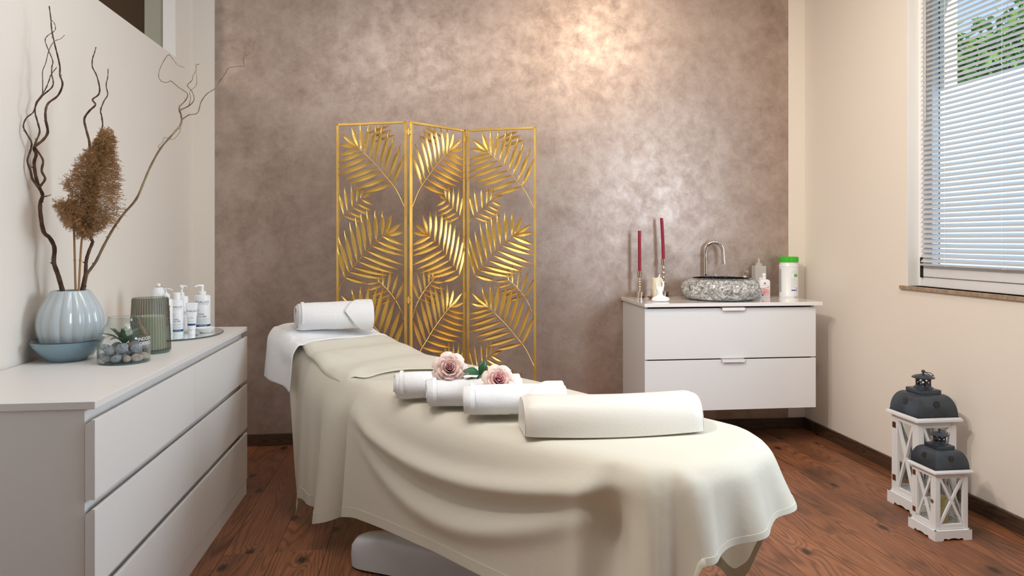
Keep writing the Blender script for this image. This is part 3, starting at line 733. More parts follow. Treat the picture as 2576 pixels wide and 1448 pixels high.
V, Fq = text_geo('handwaschlotion', .006); mk('print', [(X+v.x, yf, CT+.077+v.y) for v in V], Fq, M_inkl, bt)
V, Fq = text_geo('LOTION\nmild und\nhautschonend', .0075); mk('print', [(X+v.x, yf-.0002, CT+.040+v.y) for v in V], Fq, M_redp, bt)

# ---------------------------------------------------------------- dresser top objects
DT = .78
def bottle(X, Y, r_, prof, label_, name='pump_bottle', cat='bottle', m=None, sx=1, sy=1, group=None):
    t = thing(name, (X, Y, DT+.006), label_, cat, group)
    G().lathe(prof, (X, Y, DT+.006), 44, sx, sy).mk('bottle_body', m or M_bottle, t, smooth=40)
    return t
def pumphead(t, X, Y, z0, ang, col=None, rc=.0125, hn=.022, L_=.03):
    col = col or M_pump
    zb = DT+.006+z0
    G().lathe([(rc, 0), (rc+.0005, .002), (rc+.0005, .014), (rc-.002, .016), (rc*.45, .0165), (rc*.42, .016+hn*.6)], (X, Y, zb), 24).mk('collar', col, t, smooth=40)
    c = Vector((X, Y, zb+.016+hn*.6)); d = Vector((math.cos(ang), math.sin(ang), 0))
    g = G().lathe([(.0075, 0), (.008, .002), (.008, .008), (.006, .010), (.001, .011)], c, 20)
    g.tube([c-d*.006+Vector((0, 0, .009)), c+d*L_*.5+Vector((0, 0, .0105)), c+d*L_+Vector((0, 0, .0055))], [.0055, .0045, .003], 10)
    g.mk('pump_spout', col, t, smooth=50)
def thalgo(t, X, Y, r_, z0, sc, f=1, off=0, sx=1, sy=1):
    a = facing(X, Y)+off; D0 = DT+.006
    label('print', 'THALGO', .0118*sc, (X, Y), r_, a, D0+z0*.80, M_ink, t, sx, sy, sp=1.05)
    label('print', 'LA BEAUTÉ MARINE', .0048*sc, (X, Y), r_, a, D0+z0*.735, M_inkl, t, sx, sy)
    label('print', 'ÉVEIL\nÀ LA MER', .0085*sc, (X, Y), r_, a-.1, D0+z0*.42, M_ink, t, sx, sy)
    label('print', 'LAIT FONDANT DÉMAQUILLANT\nVISAGE & YEUX', .0042*sc, (X, Y), r_, a, D0+z0*.30, M_inkl, t, sx, sy)
    label('print', 'GENTLE CLEANSING MILK\nFACE AND EYES', .0042*sc, (X, Y), r_, a, D0+z0*.22, M_inkl, t, sx, sy)
    V, Fq = band((X, Y), r_, a-1.3, a+1.3, D0+z0*.105, D0+z0*.165, sx, sy, n=24); mk('printed_band', V, Fq, M_navy, t)
    # jellyfish-like drawing: thin arcs
    g = G()
    for q in range(7):
        P = []
        for k_ in range(9):
            tt = PI*(.1+.8*k_/8); P.append(Vector((-.014*sc+math.cos(tt)*.011*sc*(q/6*2-1)*1.0, .012*sc*math.sin(tt)+(-.004*sc if q % 2 else 0), 0)))
        W_ = wrap(P, (X, Y), r_, a-.1, D0+z0*.53, sx, sy); g.tube(W_, .00025, 4)
    g.mk('printed_drawing', M_inkl, t)
    for q, m_ in ((0, M_whitep),):
        label('print', '1  VISAGE / FACE', .0042*sc, (X, Y), r_, a, D0+z0*.135, m_, t, sx, sy, fl=.0010)
# glass tray
ty = 3.28; txc, tr_ = -1.03, .175
tr = thing('glass_tray', (txc, ty, DT), 'oval pale glass tray with teal edge holding the cosmetics', 'tray')
TS = (.95, 1.30)
G().lathe([(tr_-.001, 0), (tr_, .001), (tr_, .005), (tr_-.001, .006)], (txc, ty, DT), 72, *TS).mk('rim', M_tealglass, tr, smooth=30)
G().lathe([(tr_-.003, .0061), (.001, .0061)], (txc, ty, DT), 72, *TS, cap=False).mk('tray_surface', M_tray, tr)
# big pump bottle
X, Y = px(508.5, 3.40), 3.40
h = pz(741, X, Y)-DT-.006; rb = .0355
t = bottle(X, Y, rb, [(rb-.002, 0), (rb, .003), (rb, h-.008), (rb-.003, h-.002), (.016, h), (.0145, h+.001)], 'large white pump bottle with navy band, rightmost on the tray')
pumphead(t, X, Y, h, facing(X, Y)-1.1, rc=.0165, hn=.026, L_=.034); thalgo(t, X, Y, rb, h, 1.25)
# middle bottle with screw cap
X, Y = px(445, 3.22), 3.22
h = pz(753, X, Y)-DT-.006; rb = .0255
t = bottle(X, Y, rb, [(rb-.002, 0), (rb, .003), (rb, h-.004), (rb-.002, h-.001), (.014, h)], 'slim white bottle with tall plain cap and blue band', 'toner_bottle')
G().lathe([(.0148, h), (.0148, h+.028), (.0135, h+.03), (.001, h+.03)], (X, Y, DT+.006), 28).mk('cap', M_pump, t, smooth=40)
thalgo(t, X, Y, rb, h, .95)
# pump bottle behind it
X, Y = px(461, 3.38), 3.38
h = pz(744, X, Y)-DT-.006; rb = .0215
t = bottle(X, Y, rb, [(rb-.002, 0), (rb, .003), (rb, h-.006), (rb-.003, h-.001), (.012, h)], 'white pump bottle half hidden behind the slim capped bottle')
pumphead(t, X-.006, Y, h, facing(X, Y)+1.4, rc=.0105, hn=.03, L_=.022)
V, Fq = band((X, Y), rb, facing(X, Y)-1.3, facing(X, Y)+1.3, DT+.03, DT+.042, n=20); mk('printed_band', V, Fq, M_navy, t)
# pink print tube bottle
X, Y = px(465.5, 3.31), 3.31
h = pz(771, X, Y)-DT-.006; rb = .0135
t = bottle(X, Y, rb, [(rb-.002, 0), (rb, .002), (rb, h-.006), (rb-.004, h), (.001, h)], 'narrow white tube with pink print behind the small tube', 'cosmetic_tube', 'tube')
a = facing(X, Y)
label('print', 'Ella\nBaché', .008, (X, Y), rb, a, DT+.09, M_ink, t)
for k_ in range(8):
    V, Fq = band((X, Y), rb, a-.6, a+.5, DT+.04+k_*.005, DT+.0412+k_*.005, n=6); mk('print_line', V, Fq, M_pinkp, t)
# vertical print bottle (left)
X, Y = px(418, 3.12), 3.12
h = pz(752, X, Y)-DT-.006; rb = .0245
t = bottle(X, Y, rb, [(rb-.002, 0), (rb, .003), (rb, h-.005), (rb-.003, h), (.016, h+.001)], 'white pump bottle with sideways wine-red lettering behind the ribbed glass')
G().lathe([(.0145, h), (.0145, h+.018), (.006, h+.026), (.0055, h+.034)], (X, Y, DT+.006), 24).mk('collar', M_pump, t, smooth=40)
c = Vector((X, Y, DT+.006+h+.034)); d = Vector((.9, -.35, 0)).normalized()
G().lathe([(.007, 0), (.0075, .006), (.001, .008)], c, 18).tube([c-d*.006+Vector((0, 0, .005)), c+d*.012+Vector((0, 0, .007)), c+d*.028+Vector((0, 0, .003))], [.005, .0045, .003], 10).mk('pump_spout', M_pump, t, smooth=50)
a = facing(X, Y)
label('print', 'Ella Baché', .020, (X, Y), rb, a+.35, DT+.10, M_wine, t, vert=True, bold=.0002)
for k_ in range(10):
    V, Fq = band((X, Y), rb, a+.45, a+1.1, DT+.02+k_*.0045, DT+.0211+k_*.0045, n=6); mk('print_line', V, Fq, M_inkl, t)
# aerosol can
X, Y = px(399, 3.27), 3.27
h = pz(722, X, Y)-DT-.006; rb = .0285
t = bottle(X, Y, rb, [(rb, 0), (rb, h-.028), (rb-.003, h-.016), (rb-.010, h-.004), (.014, h), (.0145, h+.001), (.0145, h+.0025), (.012, h+.003)], 'tall white aerosol can at the back of the tray', 'spray_can', 'spray can')
G().lathe([(.0145, h), (.0150, h+.001), (.0150, h+.0025), (.0145, h+.003)], (X, Y, DT+.006), 28).mk('valve_ring', M_chrome, t, smooth=40)
G().lathe([(.0075, h+.002), (.0075, h+.014), (.006, h+.016), (.001, h+.016)], (X, Y, DT+.006), 20).mk('spray_nozzle', M_pump, t, smooth=40)
# small tube standing on its cap
X, Y = px(482, 3.235), 3.235
t = thing('hand_cream_tube', (X, Y, DT+.006), 'small white squeeze tube standing on its cap, navy band', 'tube')
h = pz(761, X, Y)-DT-.006
G().lathe([(.0148, 0), (.015, .001), (.015, .020), (.0145, .021)], (X, Y, DT+.006), 30).mk('cap', M_pump, t, smooth=40)
a = facing(X, Y)+PI/2
def tubeV(i, j, n=40, m=16):
    tt = 2*PI*i/n; z_ = .021+(h-.021)*j/(m-1); q = (j/(m-1))
    rx = .0165+.0075*q; ry = .0165*(1-q)**.8+.0008
    lx, ly = rx*math.cos(tt), ry*math.sin(tt)
    return Vector((X+lx*math.cos(a)-ly*math.sin(a), Y+lx*math.sin(a)+ly*math.cos(a), DT+.006+z_))
g = G().grid(lambda i, j: tubeV(i, j), 40, 16, True); g.mk('tube_body', M_bottle, t, smooth=50)
def onTube(V, z0):
    out = []
    for v in V:
        q = max(0, min(1, (z0+v.y-.021)/(h-.021))); ry = .0165*(1-q)**.8+.0008; rx = .0165+.0075*q
        s_ = max(-.95, min(.95, v.x/rx)); ly = -(ry*math.sqrt(1-s_*s_)+.0006); lx = v.x      # front side faces the room
        out.append(Vector((X+lx*math.cos(a)-ly*math.sin(a), Y+lx*math.sin(a)+ly*math.cos(a), DT+.006+z0+v.y)))
    return out
for txt, sz, z_, m_ in (('THALGO', .0105, .098, M_ink), ('SOIN\nSILICIUM LIFT', .0052, .070, M_inkl), ('CRÈME CORRECTION\nLIFT FERMETÉ', .0035, .055, M_inkl)):
    V, Fq = text_geo(txt, sz); mk('print', onTube(V, z_), Fq, m_, t)
V = [Vector((x_, y_, 0)) for y_ in (0, .008) for x_ in [(-.0155+.031*i/12) for i in range(13)]]
mk('printed_band', onTube(V, .038), [(i, i+1, 14+i, 13+i) for i in range(12)], M_navy, t)
# dish
X, Y = px(517, 3.285), 3.285
t = thing('small_dish', (X, Y, DT+.0065), 'small shallow white porcelain dish at the front of the tray', 'dish')
G().lathe([(.022, 0), (.024, .001), (.030, .008), (.040, .020), (.041, .0215), (.039, .021), (.030, .011), (.02, .005), (.001, .0045)], (X, Y, DT+.0065), 44).mk('dish_body', M_porc, t, smooth=60)

# ribbed smoky glass with candle
X, Y = px(378, 2.775), 2.775
t = thing('ribbed_glass', (X, Y, DT), 'smoky grey ribbed glass vessel wider at its foot', 'candle glass')
hg = pz(748, X, Y)-DT; NR = 44
rib = lambda r0, z_, tt: r0+.0012*abs(math.sin(tt*NR/2))*(1 if z_ > .006 else .3)
g = G().lathe([(.060, .0), (.0655, .003), (.066, .012), (.0645, .06), (.061, .12), (.0575, hg-.002), (.0565, hg), (.0550, hg-.002)], (X, Y, DT), 352, fn=rib, cap=False)
g.mk('glass_wall', M_smoke, t, smooth=60)
g = G()
for q in range(44):
    tt = q*2*PI/44
    g.tube([(X+r0*math.cos(tt), Y+r0*math.sin(tt), DT+z_) for r0, z_ in ((.0675, .008), (.0665, .06), (.063, .12), (.0592, hg-.003))], .0017, 5)
o = g.mk('flutes', glass('dark_smoky_glass', (.80, .81, .78), .04, .5), t, smooth=60); o['kind'] = 'stuff'
G().lathe([(.0635, .0005), (.0635, .012), (.001, .013)], (X, Y, DT), 64).mk('glass_foot', M_tealglass, t, smooth=40)
cd = thing('container_candle', (X, Y, DT+.0132), 'pale sage green candle inside the smoky ribbed glass', 'candle')
hc = pz(794, X, Y)-DT
G().lathe([(.053, .0), (.0535, .002), (.0505, hc-.016), (.0495, hc-.013), (.001, hc-.0145)], (X, Y, DT+.0132), 64).mk('wax', M_greencandle, cd, smooth=40)
G().tube([(X, Y, DT+hc-.002), (X, Y, DT+hc+.008)], .001, 6).mk('wick', M_wick, cd)

# glass jar terrarium
X, Y = px(312.5, 2.565), 2.565; JX, JY = X, Y
jr = thing('glass_jar', (X, Y, DT), 'clear glass jar terrarium with a narrow neck and white lettering', 'jar')
hj = pz(797, X, Y)-DT; rj = .0795
prof = [(.070, .0), (rj-.002, .003), (rj, .012), (rj, .072), (rj-.003, .090), (rj-.014, .110), (rj-.026, hj-.020), (.0490, hj-.008), (.0485, hj)]
pr2 = cr([(a, b) for a, b in prof], 4)
G().lathe(pr2, (X, Y, DT), 72, cap=False).mk('glass_wall', M_glass, jr, smooth=60)
G().lathe([(r-.0022, z_+.002) for r, z_ in pr2], (X, Y, DT), 72, cap=False).mk('inner_wall', M_glass, jr, smooth=60)
G().tube([(X+.0485*math.cos(i*PI/24), Y+.0485*math.sin(i*PI/24), DT+hj) for i in range(49)], .0016, 8).mk('rim', M_glass, jr, smooth=60)
G().lathe([(.001, .0005), (.072, .0005), (rj-.003, .004), (.001, .0045)], (X, Y, DT), 72).mk('glass_base', M_tealglass, jr, smooth=40)
label('print', 'INDOOR\nGREENS', .0155, (X, Y), rj, facing(X, Y)+.92, DT+.072, M_whitep, jr, sp=1.05)
def pebble(c, s, m, seed):
    rr = random.Random(seed); bm = bmesh.new(); bmesh.ops.create_icosphere(bm, subdivisions=3, radius=1)
    R = Matrix.Rotation(rr.uniform(0, 6), 3, 'Z') @ Matrix.Rotation(rr.uniform(-.5, .5), 3, 'X')
    V = []
    sc = Vector((s*rr.uniform(1.0, 1.2), s*rr.uniform(.85, 1.0), s*rr.uniform(.68, .85)))
    for v in bm.verts:
        p = v.co.copy(); p *= 1+.20*noise.noise(p*1.3+Vector((seed, 0, 0)))+.05*noise.noise(p*5+Vector((seed, 3, 0)))
        V.append(R @ Vector((p.x*sc.x, p.y*sc.y, p.z*sc.z))+Vector(c))
    Fq = [tuple(v.index for v in f.verts) for f in bm.faces]; bm.free()
    o = mk('pebble', V, Fq, m, None, origin=c, smooth=180)
    return o
fx_, fy_ = math.cos(facing(X, Y)), math.sin(facing(X, Y)); rxv = (-fy_, fx_)     # forward to the camera, right
ps = [(-.048, .030, .018, .0150, 0), (-.022, .048, .019, .0185, 0), (.008, .056, .017, .0140, 1), (.036, .046, .018, .0165, 1), (.058, .022, .020, .0165, 1), (-.060, .0, .022, .0165, 0),
      (0, .020, .018, .018, 0), (.03, .010, .018, .017, 0), (-.03, .01, .018, .018, 1), (0, -.03, .018, .019, 0), (.04, -.03, .018, .018, 1), (-.04, -.035, .018, .018, 0),
      (-.040, .030, .046, .0175, 0), (-.006, .040, .050, .0210, 0), (.034, .032, .047, .0195, 0), (-.056, .0, .052, .0165, 0), (.057, -.002, .052, .0165, 0), (.020, -.0, .050, .016, 1), (-.02, -.035, .048, .018, 0), (.03, -.04, .05, .018, 0)]
for i, (r_, f_, z_, s, k_) in enumerate(ps):
    c = (X+rxv[0]*r_+fx_*f_, Y+rxv[1]*r_+fy_*f_, DT+z_)
    o = pebble(c, s, M_pebb if k_ else M_pebg, i*3+1)
    lay = 'upper layer' if z_ > .03 else 'bottom layer'
    side_ = 'far left' if r_ < -.045 else 'left' if r_ < -.015 else 'middle' if r_ < .015 else 'right' if r_ < .045 else 'far right'
    dep = 'front' if f_ > .015 else 'back' if f_ < -.015 else 'centre'
    tag(o, '%s in the %s of the glass jar, %s %s' % ('beige pebble' if k_ else 'pitted grey stone', lay, side_, dep), 'pebble' if k_ else 'stone', 'stones in the glass jar')
sc_ = thing('succulent', (X, Y, DT+.055), 'small green succulent rosette growing among stones in the jar', 'plant')
rr = random.Random(4)
for i in range(17):
    a = i*2.399; tilt = .22+.058*i; L_ = min(.052+.0034*i, .088); wd_ = .0105
    d = Vector((math.cos(a), math.sin(a), 0)); base = Vector((X, Y, DT+.060)); side = Vector((-d.y, d.x, 0))
    n = 7; V = []
    for j in range(n):
        q = j/(n-1); ang = tilt*(.6+.6*q)
        p = base+d*(L_*q*math.sin(min(ang, 1.3)))+Vector((0, 0, L_*q*math.cos(min(ang, 1.3))))
        hw = wd_*(math.sin(PI*min(1, .12+.9*q)))**.7*(1 if q < .999 else .05)
        up = (Vector((0, 0, 1))*math.sin(ang)-d*math.cos(ang))
        for sx_, uz in ((-1, .25), (-.5, -.25), (0, -.35), (.5, -.25), (1, .25), (0, .12)):
            V.append(p+side*sx_*hw-up*uz*hw*-.9)
    Fq = [(j*6+k_, j*6+(k_+1) % 6, (j+1)*6+(k_+1) % 6, (j+1)*6+k_) for j in range(n-1) for k_ in range(6)]
    mk('leaf', V, Fq, M_succ, sc_, smooth=60)

# bowl and vase
BX_, BY_ = px(170, 2.63), 2.63
bw = thing('blue_bowl', (BX_, BY_, DT), 'shallow blue-grey glazed bowl under the ribbed vase', 'bowl')
br = .1105
prof = [(.054, 0), (.058, .001), (.060, .006), (.084, .026), (.104, .052), (br, .068), (br-.003, .070), (.101, .056), (.08, .028), (.06, .013), (.001, .012)]
g = G().lathe(prof, (BX_, BY_, DT), 72); g.mk('bowl_body', M_bowl, bw, smooth=50)
G().tube([(BX_+(br-.0012)*math.cos(i*PI/32), BY_+(br-.0012)*math.sin(i*PI/32), DT+.0692) for i in range(65)], .0019, 8).mk('rim', M_rim, bw, smooth=60)
VX_, VY_ = px(178, 2.64), 2.64
vs_ = thing('ribbed_vase', (VX_, VY_, DT+.0125), 'pale blue ribbed ceramic vase standing in the blue bowl', 'vase')
zt = pz(730, VX_, VY_)-DT
P = cr([(.066, .0), (.079, .025), (.091, .060), (.0985, .095), (.0985, .125), (.090, .160), (.074, .192), (.058, zt-.0145), (.0545, zt-.0125)], 5)
lob = lambda r0, z_, tt: r0*(1+.032*(abs(math.sin(tt*8.5))**.9*2-1)*min(1, max(.15, (zt-z_)/.05)))
g = G().lathe(P, (VX_, VY_, DT+.0125), 256, fn=lob, cap=True)
g.F = [f for f in g.F if len(f) == 4]
g.lathe([(.0540, zt-.0125), (.050, zt-.014), (.050, zt-.05), (.085, .10), (.08, .03), (.001, .012)], (VX_, VY_, DT+.0125), 64, cap=False)
g.mk('vase_body', M_glaze, vs_, smooth=60)

# branches; Z-drawn through points read from the photograph, each with its own depth
S1 = 1.956
def branch(name, lines, label_, m, cat='branch'):
    t = thing(name, (VX_, VY_, DT+.03), label_, cat, 'branches in the ribbed vase')
    for i, (pts, r0, r1, ya, yb) in enumerate(lines):
        P = []
        n = len(pts)
        for k_, (a, b_) in enumerate(pts):
            q = k_/(n-1); Y_ = ya+(yb-ya)*q+.012*math.sin(k_*1.7+i)*min(1, k_/3)
            p = pt(a/S1, b_/S1, Y_)
            if p.x < LX+.012: 
                Y_ *= (LX+.012)/p.x; p = pt(a/S1, b_/S1, Y_)
            P.append(p)
        P2 = [Vector(p) for p in cr([tuple(p) for p in P], 4)]
        N_ = len(P2); R = [r0+(r1-r0)*(k_/(N_-1))**.8+.0004*math.sin(k_*2.1)*min(1, r0/.004) for k_ in range(N_)]
        g = G().tube(P2, R, 8)
        if r0 > .0018:
            rr = random.Random(i+len(pts))
            for k_ in range(4, N_-3, 7):
                d = Vector((rr.uniform(-1, 1), rr.uniform(-.6, .6), rr.uniform(.0, 1))).normalized(); g.tube([P2[k_], P2[k_]+d*R[k_]*2.4], [R[k_]*.6, R[k_]*.25], 5)
        g.mk('stem' if i == 0 else 'twig', m, t, smooth=60)
    return t
YV = 2.655
inside = lambda u, v: [(u, v)]
branch('willow_branch', [
    ([(318, 1480), (305, 1420), (285, 1350), (265, 1290), (268, 1220), (245, 1170), (215, 1140), (200, 1060), (198, 1000), (210, 960), (190, 915), (175, 860), (168, 800), (178, 760), (168, 725), (210, 690), (235, 650), (225, 590), (225, 540), (240, 505), (285, 470), (308, 415), (295, 370), (295, 330), (285, 280), (270, 220), (255, 150), (250, 90), (242, 30)], .0085, .0016, YV, 2.56),
    ([(192, 925), (160, 880), (150, 840), (135, 790), (150, 740), (155, 700), (130, 655), (115, 620), (130, 580), (165, 550), (180, 500), (215, 455), (240, 400), (250, 370), (280, 330)], .0042, .0011, 2.60, 2.52),
    ([(195, 918), (222, 880), (205, 840), (212, 790), (190, 750), (172, 722), (175, 700), (195, 650), (185, 600), (172, 550), (180, 510), (210, 470), (255, 430), (262, 400), (255, 370), (255, 330), (260, 300), (240, 250), (222, 200), (235, 175), (270, 150), (270, 120), (255, 100)], .0042, .0009, 2.60, 2.60),
    ([(210, 460), (210, 400), (210, 350), (225, 310), (240, 250), (265, 205), (300, 190), (318, 172)], .0016, .0008, 2.55, 2.55),
    ([(205, 968), (230, 965), (252, 957)], .0024, .0012, 2.615, 2.60)],
    'tall dark twisted willow branch, leftmost in the ribbed vase', M_bark)
branch('willow_branch', [
    ([(400, 1480), (405, 1420), (420, 1350), (425, 1280), (440, 1230), (455, 1190), (445, 1150), (450, 1000), (430, 880), (440, 760), (440, 700), (425, 640), (415, 585), (440, 545), (470, 515), (455, 490), (485, 465), (490, 430), (475, 370), (455, 330), (455, 290), (465, 260), (472, 232)], .0070, .0014, 2.665, 2.72),
    ([(448, 1100), (470, 960), (500, 800), (490, 670), (505, 620), (500, 570), (495, 545), (510, 500), (530, 465), (522, 420), (530, 380), (532, 338)], .0036, .0014, 2.69, 2.72),
    ([(445, 1210), (455, 1195), (466, 1188)], .0022, .001, 2.665, 2.66)],
    'dark twisted willow branch rising behind the pampas plume', M_bark)
branch('willow_branch', [
    ([(402, 1480), (415, 1415), (428, 1350), (470, 1290), (510, 1210), (560, 1120), (610, 1050), (670, 980), (710, 890), (740, 820), (790, 730), (850, 660), (890, 610), (892, 570), (882, 540), (885, 520)], .0058, .0028, 2.67, 2.80),
    ([(885, 522), (915, 490), (922, 460), (880, 430), (840, 398), (825, 405), (795, 400), (780, 370), (795, 320), (828, 270), (850, 290), (875, 320), (908, 332)], .0022, .0008, 2.80, 2.82),
    ([(885, 542), (930, 520), (955, 490), (945, 450), (922, 420), (945, 395), (950, 370), (965, 345), (965, 320), (982, 315)], .0024, .0008, 2.80, 2.78),
    ([(930, 520), (938, 480), (935, 450), (965, 420), (968, 380), (962, 350)], .0014, .0007, 2.80, 2.80),
    ([(895, 588), (930, 565), (972, 555), (990, 500), (1020, 460), (1058, 435), (1080, 400), (1110, 360), (1125, 335), (1180, 325), (1200, 325), (1200, 280), (1240, 260), (1248, 205)], .0022, .0006, 2.80, 2.75),
    ([(890, 610), (885, 650), (850, 685), (810, 675), (800, 700), (778, 720), (790, 735)], .0010, .0006, 2.80, 2.79)],
    'pale willow branch leaning far right out of the ribbed vase', M_barkp)
# pampas
pm = thing('pampas_grass', (VX_, VY_, DT+.03), 'two dried brown pampas grass stems with fluffy plumes in the vase', 'dried grass')
for pts in ([(380, 1480), (372, 1420), (368, 1280), (363, 1120), (352, 1040)], [(382, 1480), (388, 1420), (395, 1280), (405, 1160), (430, 1050), (470, 850)]):
    P = [Vector(q) for q in cr([tuple(pt(a/S1, b_/S1, 2.62)) for a, b_ in pts], 4)]
    g = G().tube(P, .0036, 8)
    for k_ in (3, 8): g.tube([P[k_]-Vector((0, 0, .003)), P[k_]+Vector((0, 0, .003))], .0044, 8)
    g.mk('stalk', M_reed, pm, smooth=60)
def plume(axis, left, right, n, seed, Y0):
    """axis/left/right: polylines (u,v) from foot to tip in photo columns; fluff grows from the axis outwards"""
    rr = random.Random(seed); V = []; Fq = []
    def at(pl, q):
        x_ = q*(len(pl)-1); i = min(int(x_), len(pl)-2); f = x_-i
        return (pl[i][0]*(1-f)+pl[i+1][0]*f, pl[i][1]*(1-f)+pl[i+1][1]*f)
    for _ in range(n):
        q = rr.random(); a = at(axis, q); sd = rr.choice((0, 1)); e = at(left if sd else right, q)
        k_ = rr.random()**.55*(.85+.25*rr.random())
        dy0 = rr.gauss(0, .012); dy1 = rr.gauss(0, .035)*(1.2-.5*k_)
        A = pt(a[0]/S1+rr.gauss(0, 4), a[1]/S1+rr.gauss(0, 6), Y0+dy0)
        B = pt((a[0]+(e[0]-a[0])*k_)/S1+rr.gauss(0, 3), (a[1]+(e[1]-a[1])*k_)/S1+rr.gauss(0, 6), Y0+dy1)
        if B.x < LX+.01: B.x = LX+.01
        mid = (A+B)/2+Vector((0, 0, .010+rr.random()*.012))
        P = [A, mid, B]
        # tufts along the outer half of each strand
        w_ = .0004
        n0 = len(V)
        up = Vector((rr.uniform(-1, 1), rr.uniform(-1, 1), rr.uniform(-1, 1))).normalized()
        d = (B-A).normalized(); s_ = d.cross(up).normalized()*w_
        V += [A-s_, A+s_, mid-s_, mid+s_, B]
        Fq += [(n0, n0+1, n0+3, n0+2), (n0+2, n0+3, n0+4)]
        for _k in range(9):
            f = .35+.65*rr.random(); p = mid*(1-f)+B*f if f > .5 else A*(1-f)+mid*f
            d2 = (d+Vector((rr.gauss(0, .6), rr.gauss(0, .6), rr.gauss(0, .5)))).normalized(); L_ = rr.uniform(.005, .014)
            s2 = d2.cross(Vector((0, 1, 0.2))).normalized()*.0007; n0 = len(V)
            V += [p, p+d2*L_*.45+s2, p+d2*L_, p+d2*L_*.45-s2]; Fq += [(n0, n0+1, n0+2, n0+3)]
    o = mk('plume', V, Fq, M_plume, pm); o['kind'] = 'stuff'
plume([(410, 1165), (425, 1050), (450, 920), (480, 800), (520, 665)],
      [(385, 1160), (330, 1080), (365, 1000), (300, 900), (350, 850), (375, 790), (440, 740), (470, 700), (505, 655)],
      [(440, 1165), (520, 1120), (600, 1080), (605, 970), (600, 900), (590, 830), (570, 760), (568, 700), (545, 655)], 2900, 1, 2.60)
plume([(365, 1110), (352, 1060), (320, 1010)], [(330, 1110), (300, 1070), (262, 1000)], [(395, 1110), (400, 1030), (350, 985)], 650, 2, 2.58)

# ---------------------------------------------------------------- gold folding screen
ZS = 1.80
pa = [Vector((-.452, 3.945, 0)), Vector((-.082, 3.81, 0))]
pb = [Vector((-.066, 3.812, 0)), Vector((.232, 4.070, 0))]
pc_ = [Vector((.244, 4.060, 0)), Vector((.610, 3.912, 0))]
scr = thing('folding_screen', (.08, 3.95, 0), 'three-panel gold metal folding screen with palm leaf pattern', 'folding screen')
def z4(a, b_): return ((a/4.137+830), (b_/4.137+290))
def z5(a, b_): return ((a/4.137+830), (b_/4.137+620))
def pn(uv): return (max(-.0, (uv[0]-1175)/173*.39), (uv[1]-319-(uv[0]-1175)*-.0)/459+.0)
LE = []   # (kind, start, end, layer)
def add(seq, z, layer, w): 
    for a, b_ in seq: LE.append((pn(z(*a)), pn(z(*b_)), layer, w))
L1 = [((1690, 395), (1680, 130)), ((1725, 430), (1768, 130)), ((1775, 470), (1850, 130)), ((1822, 515), (1912, 130)), ((1872, 570), (1982, 190)), ((1912, 625), (2032, 250)), ((1962, 685), (2090, 340)), ((2005, 740), (2125, 450)),
      ((1668, 385), (1450, 445)), ((1710, 415), (1442, 510)), ((1750, 465), (1442, 580)), ((1800, 515), (1442, 640)), ((1850, 570), (1500, 690)), ((1890, 620), (1545, 730)), ((1940, 680), (1625, 785)), ((1995, 740), (1715, 820)),
      ((1655, 368), (1482, 225)), ((1655, 355), (1590, 165)), ((1640, 362), (1460, 330))]
add(L1, z4, 0, .0175)
L2 = [((1500, 1030), (1450, 815)), ((1540, 1000), (1505, 750)), ((1590, 955), (1580, 730)), ((1635, 910), (1650, 720)), ((1675, 875), (1710, 720)),
      ((1500, 1045), (1710, 1115)), ((1545, 1005), (1750, 1085)), ((1590, 958), (1785, 1045)), ((1632, 920), (1800, 1000)), ((1682, 880), (1805, 943)), ((1690, 870), (1795, 815))]
add(L2, z4, 1, .0125)
L3 = [((1905, 1245), (1905, 1000)), ((1845, 1300), (1828, 990)), ((1790, 1340), (1745, 990)), ((1735, 1395), (1685, 1020)), ((1695, 1440), (1628, 1060)), ((1650, 1500), (1568, 1110)), ((1600, 1560), (1512, 1190)), ((1560, 1605), (1452, 1250)), ((1520, 1655), (1440, 1360)),
      ((1905, 1250), (2138, 1340)), ((1855, 1300), (2128, 1400)), ((1800, 1345), (2128, 1445)), ((1750, 1395), (2122, 1535)), ((1705, 1445), (2070, 1580)), ((1660, 1500), (2025, 1618)), ((1612, 1560), (1960, 1640)), ((1565, 1605), (1920, 1672)), ((1525, 1660), (1735, 1718)),
      ((1930, 1240), (2002, 1035)), ((1935, 1235), (2102, 1122)), ((1935, 1240), (2138, 1210))]
add(L3, z4, 0, .0175)
L4 = [((1865, 345), (1850, 190)), ((1905, 375), (1905, 175)), ((1950, 430), (1985, 200)), ((1992, 465), (2060, 245)), ((2030, 520), (2120, 320)),
      ((1860, 340), (1705, 360)), ((1902, 370), (1705, 430)), ((1950, 420), (1725, 490)), ((1980, 460), (1772, 525)), ((2012, 510), (1802, 570))]
add(L4, z5, 1, .0125)
ST = [([z4(1650, 365), z4(1750, 460), z4(1850, 560), z4(1950, 680), z4(2010, 750), z4(2060, 830), z4(2122, 962)], 0),
      ([z4(1790, 815), z4(1690, 870), z4(1600, 950), z4(1490, 1040), z4(1445, 1105)], 1),
      ([z4(1935, 1235), z4(1800, 1345), z4(1650, 1500), z4(1520, 1660), z4(1450, 1805)], 0),
      ([z5(1700, 200), z5(1840, 320), z5(1950, 420), z5(2035, 530), z5(2080, 620), z5(2120, 730)], 1)]
PER = .853
LEAFCOUNT = [0]
